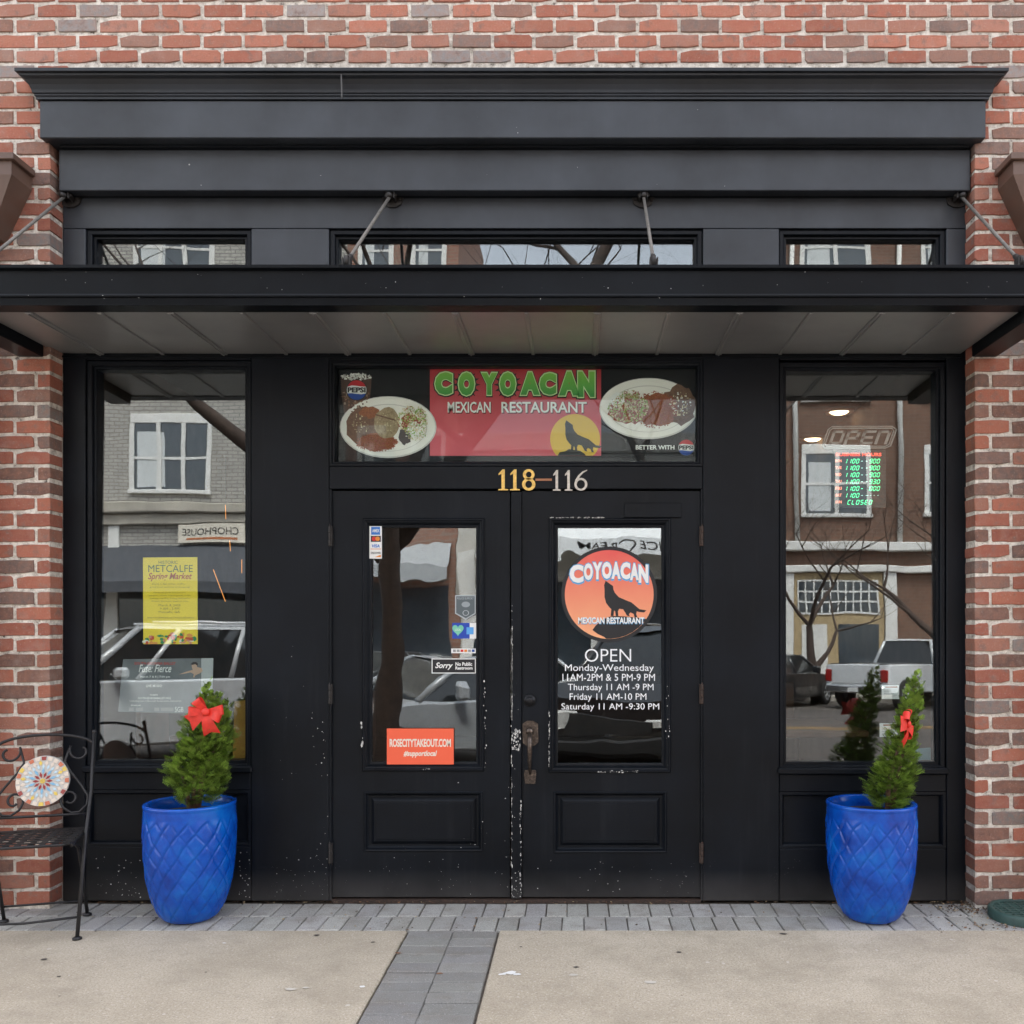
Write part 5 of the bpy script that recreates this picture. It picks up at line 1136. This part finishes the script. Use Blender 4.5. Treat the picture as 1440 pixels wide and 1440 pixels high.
# bare trees
treebark = mk_mottle('tree_bark', [(.32, (.018, .013, .011)), (.68, (.085, .055, .042))], 22, .9)
def tree(name, base, h, r0, seed, label, lean=(0, 0), limb=None, maxd=6, tf=.28):
    r = random.Random(seed); tr = MB(); brm = MB()
    t_ = thing(name, label, 'tree', base, 'bare street trees')
    b = Vector(base)
    def grow(p, d, rad, L, dep, mb_):
        pts = [p]; rads = [rad]; q = p; dd = d.copy(); n = 4 if dep else 5
        for i in range(n):
            dd = (dd+Vector((r.uniform(-1, 1), r.uniform(-1, 1), r.uniform(-.4, .8)))*.13).normalized(); q = q+dd*L/n; pts.append(q); rads.append(rad*(1-.45*(i+1)/n))
        mb_.tube(pts, rads, 8 if dep == 0 else 6 if dep < 3 else 4, cap=False)
        if dep >= maxd or rad < .004: return
        nb = (4 if tf < .21 else 3) if dep == 0 else r.choice((2, 3, 3))
        for k in range(nb):
            i = n if k < 2 else r.randint(2, n); ax = Vector((r.uniform(-1, 1), r.uniform(-1, 1), r.uniform(-.15, .35))).normalized()
            nd = (dd*.75+ax*.75).normalized(); nd.z = max(nd.z, -.05)
            grow(pts[i], nd.normalized(), rads[i]*r.uniform(.6, .82), (max(L, h*.24) if dep == 0 else L)*r.uniform(.62, .85), dep+1, brm)
    grow(b, Vector((lean[0], lean[1], 1)).normalized(), r0, h*tf, 0, tr)
    for lb in (limb or []):
        tr.tube(lb, [.12-.015*i for i in range(len(lb))], 8)
        for q_ in lb[1:]: grow(Vector(q_), Vector((r.uniform(-.8, .8), r.uniform(-.5, .5), .6)).normalized(), .05, 1.3, 2, brm)
    mk('trunk', tr, treebark, t_); mk('branches', brm, treebark, t_)
tree('street_tree', (-2.17, -5.75, SY+.2), 12.5, .17, 5, 'bare street tree at the kerb reflected in the left door', (.0, .02), [[(-2.15, -5.75, 2.3), (-2.7, -5.8, 2.9), (-3.7, -5.9, 3.55), (-4.4, -5.95, 4.1), (-5.3, -6.0, 5.1)], [(-2.12, -5.75, 2.4), (-1.3, -5.8, 3.6), (-.6, -5.85, 4.5), (.1, -5.9, 5.5), (.5, -5.9, 6.3), (1.1, -6.0, 7.4)]], 6, .24)
tree('street_tree', (9.6, -19.5, SY), 12.5, .25, 9, 'bare street tree across the road reflected in the right window', (-.12, 0), None, 7, .15)
tree('street_tree', (2.6, -20.5, SY), 17, .26, 14, 'bare street tree before the cream shop across the road', (-.05, 0), None, 6, .30)
tree('street_tree', (7.2, -23.6, SY), 12, .18, 31, 'slender bare street tree behind the pickup truck across the road', (.05, 0), None, 7, .2)
# parked vehicles
tyre = mat('tyre_rubber', (.02, .02, .02), .85); rimm = mat('wheel_rim', (.35, .35, .36), .45, .3); cglass = mat('car_glass', (.015, .018, .02), .04, spec=.9); tail = mat('tail_light', (.30, .015, .012), .2); headm = mat('head_light', (.7, .7, .68), .15); plast = mat('car_plastic', (.02, .02, .021), .6); chrome = mat('car_chrome', (.6, .6, .6), .15, .9)
def wheel(par, x, y, rr, s_):
    m_ = MB().lathe([(rr*.62, -.11), (rr*.9, -.115), (rr, -.08), (rr, .08), (rr*.9, .115), (rr*.62, .11)], 26, (x, y, rr), axis='y'); w = mk('wheel', m_, tyre, par)
    q = MB().lathe([(0, .07*-s_), (rr*.6, .085*-s_), (rr*.64, .11*-s_)], 20, (x, y, rr), axis='y')
    for k in range(6):
        a = 6.283*k/6; q.tube([(x, y+.1*s_, rr), (x+rr*.58*math.cos(a), y+.1*s_, rr+rr*.58*math.sin(a))], .025, 5)
    mk('rim', q, rimm, w)
def car(name, label, cat, paintc, loc, rz, L=4.7, W=1.85, H=1.6, kind='suv', belt=1.0, hood=.95, rr=.35):
    pm_ = mat('car_paint_'+name, paintc, .28, .1, coat=.8)
    t_ = thing(name, label, cat, loc, 'vehicles on the street', True, rz)
    h = L/2; gnd = .22
    if kind == 'sedan': side = [(-h, .45), (-h+.05, .80), (-h+.12, .93), (-h+.9, belt), (h-1.35, belt), (h-.5, hood-.08), (h-.12, hood-.22), (h, .55), (h-.04, .30), (h-.2, gnd), (-h+.2, gnd), (-h+.03, .32)]; gb = (-h+.55, h-1.25); gt = (-h+1.25, h-2.05)
    elif kind == 'suv': side = [(-h, .5), (-h+.03, .9), (-h+.08, belt), (h-1.25, belt), (h-.4, hood), (h-.1, hood-.15), (h, .62), (h-.03, .34), (h-.2, gnd+.03), (-h+.2, gnd+.03), (-h+.02, .36)]; gb = (-h+.08, h-1.2); gt = (-h+.38, h-2.0)
    else: side = [(-h, .55), (-h+.02, 1.18), (-h+.2, 1.2), (-.2, 1.2), (h-1.3, 1.2), (h-.3, 1.13), (h-.05, 1.0), (h, .6), (h-.05, .38), (-h+.1, .42)]; gb = (-.55, h-1.35); gt = (-.35, h-2.1)
    def sec(yv, k):   # side outline inset
        return [(x*(1-k*.02), yv, z-(.03*k if z > .6 else -.03*k)) for x, z in side]
    lay = [(-W/2, 2.2), (-W/2+.03, .9), (-W/2+.12, .15), (W/2-.12, .15), (W/2-.03, .9), (W/2, 2.2)]
    lay = [(-W/2+.06, 0), (W/2-.06, 0)]
    lay = [(-W/2, 1.6), (-W/2+.03, .7), (-W/2+.10, .2), (0, -.4), (W/2-.10, .2), (W/2-.03, .7), (W/2, 1.6)]
    m_ = MB(); n = len(side); vv = []; ff = []
    for yv, k in lay: vv += sec(yv, k)
    for j in range(len(lay)-1):
        for i in range(n): i2 = (i+1) % n; ff.append((j*n+i, j*n+n+i, j*n+n+i2, j*n+i2))
    ff.append(list(range(n))); ff.append([(len(lay)-1)*n+i for i in range(n)][::-1]); m_.add(vv, ff)
    body = mk('body', m_, pm_, t_)
    zb = (belt if kind != 'pickup' else 1.2)-.02; zt = H-.04; wb, wt = W/2-.05, W/2-.24
    B = [(gb[0], -wb, zb), (gb[1], -wb, zb), (gb[1], wb, zb), (gb[0], wb, zb)]; T = [(gt[0], -wt, zt), (gt[1], -wt, zt), (gt[1], wt, zt), (gt[0], wt, zt)]
    mk('glass', MB().add(B+T, [(0, 1, 5, 4), (1, 2, 6, 5), (2, 3, 7, 6), (3, 0, 4, 7)]), cglass, t_)
    rf = MB(); e = .06
    rf.add([(gt[0]-.04, -wt-.02, zt-.01), (gt[1]+.06, -wt-.02, zt-.01), (gt[1]+.06, wt+.02, zt-.01), (gt[0]-.04, wt+.02, zt-.01), (gt[0]+.1, -wt+.1, H), (gt[1]-.1, -wt+.1, H), (gt[1]-.1, wt-.1, H), (gt[0]+.1, wt-.1, H)], [(3, 2, 1, 0), (4, 5, 6, 7), (0, 1, 5, 4), (1, 2, 6, 5), (2, 3, 7, 6), (3, 0, 4, 7)])
    for a, b in zip(B, T): rf.tube([a, b], [.055, .045], 6)
    for f in ((.48, .80) if kind == 'suv' else (.5,)):
        for s_ in (-1, 1): rf.tube([(gb[0]+(gb[1]-gb[0])*f, s_*wb, zb), (gt[0]+(gt[1]-gt[0])*f, s_*wt, zt)], .04, 6)
    if kind == 'suv':
        for s_ in (-1, 1): rf.tube([(gt[0]+.1, s_*(wt-.08), H+.05), (gt[1]-.2, s_*(wt-.08), H+.05)], .025, 6)
    mk('roof', rf, pm_, t_)
    for x in (-h+.85, h-.9):
        for s_ in (-1, 1): wheel(t_, x, s_*(W/2-.08), rr, s_)
    for s_ in (-1, 1):
        mk('headlight', MB().box(h-.16, h-.015, s_*(W/2-.38)-.2, s_*(W/2-.38)+.2, .66, .84, ch=.03), headm, t_)
        mk('taillight', MB().box(-h-.015, -h+.12, s_*(W/2-.14)-.11, s_*(W/2-.14)+.11, .72, 1.05, ch=.02), tail, t_)
        mk('mirror', MB().box(gb[1]-.62, gb[1]-.42, s_*(W/2+.13)-.1, s_*(W/2+.13)+.1, zb+.02, zb+.19, ch=.04), pm_, t_)
    mk('bumper', MB().box(h-.05, h+.06, -W/2+.12, W/2-.12, .36, .55, ch=.03), plast if kind != 'pickup' else chrome, t_)
    mk('bumper', MB().box(-h-.09, -h+.04, -W/2+.1, W/2-.1, .42, .62, ch=.03), plast if kind != 'pickup' else chrome, t_)
    mk('grille', MB().box(h-.06, h+.015, -.5, .5, .60, .80, ch=.01), plast, t_)
    if kind == 'pickup':
        mk('tailgate', MB().box(-h-.03, -h+.03, -W/2+.3, W/2-.3, .68, 1.19, ch=.02), pm_, t_)
        mk('emblem', MB().lathe([(0, .012), (.09, .012), (.09, 0)], 16, (-h-.03, 0, .98), axis='x'), chrome, t_)
        mk('bed', MB().box(-h+.1, -.6, -W/2+.15, W/2-.15, 1.17, 1.205), plast, t_)
        mk('number_plate', MB().box(-h-.1, -h-.091, -.16, .16, .46, .58), headm, t_)
    return t_
car('white_suv', 'white sport utility car parked at the kerb reflected in the left window', 'car', (.50, .51, .52), (-6.1, -9.1, SY), R(144), 5.1, 2.0, 1.92, 'suv', 1.18, 1.1, .39)
car('silver_car', 'silver sedan parked nose to kerb reflected in the left door', 'car', (.42, .44, .46), (-1.65, -8.1, SY), R(141), 4.7, 1.82, 1.47, 'sedan', .95, .92, .33)
car('black_suv', 'black sport utility car parked at the kerb reflected in the right door', 'car', (.008, .008, .009), (1.25, -8.0, SY), R(112), 4.9, 1.95, 1.86, 'suv', 1.22, 1.14, .38)
car('pickup_truck', 'white pickup truck parked across the street reflected in the right window', 'truck', (.70, .72, .73), (9.6, -22.0, SY), R(-38), 5.6, 2.0, 1.92, 'pickup', 1.2, 1.15, .4)
car('black_car', 'black car parked beside the pickup across the street', 'car', (.012, .012, .014), (5.6, -22.0, SY), R(-50), 4.6, 1.82, 1.46, 'sedan', .95, .92, .33)
car('grey_car', 'dark grey car parked across the street reflected in the left door', 'car', (.06, .065, .07), (-5.2, -22.2, SY), R(-60), 4.6, 1.82, 1.5, 'sedan', .95, .92, .33)
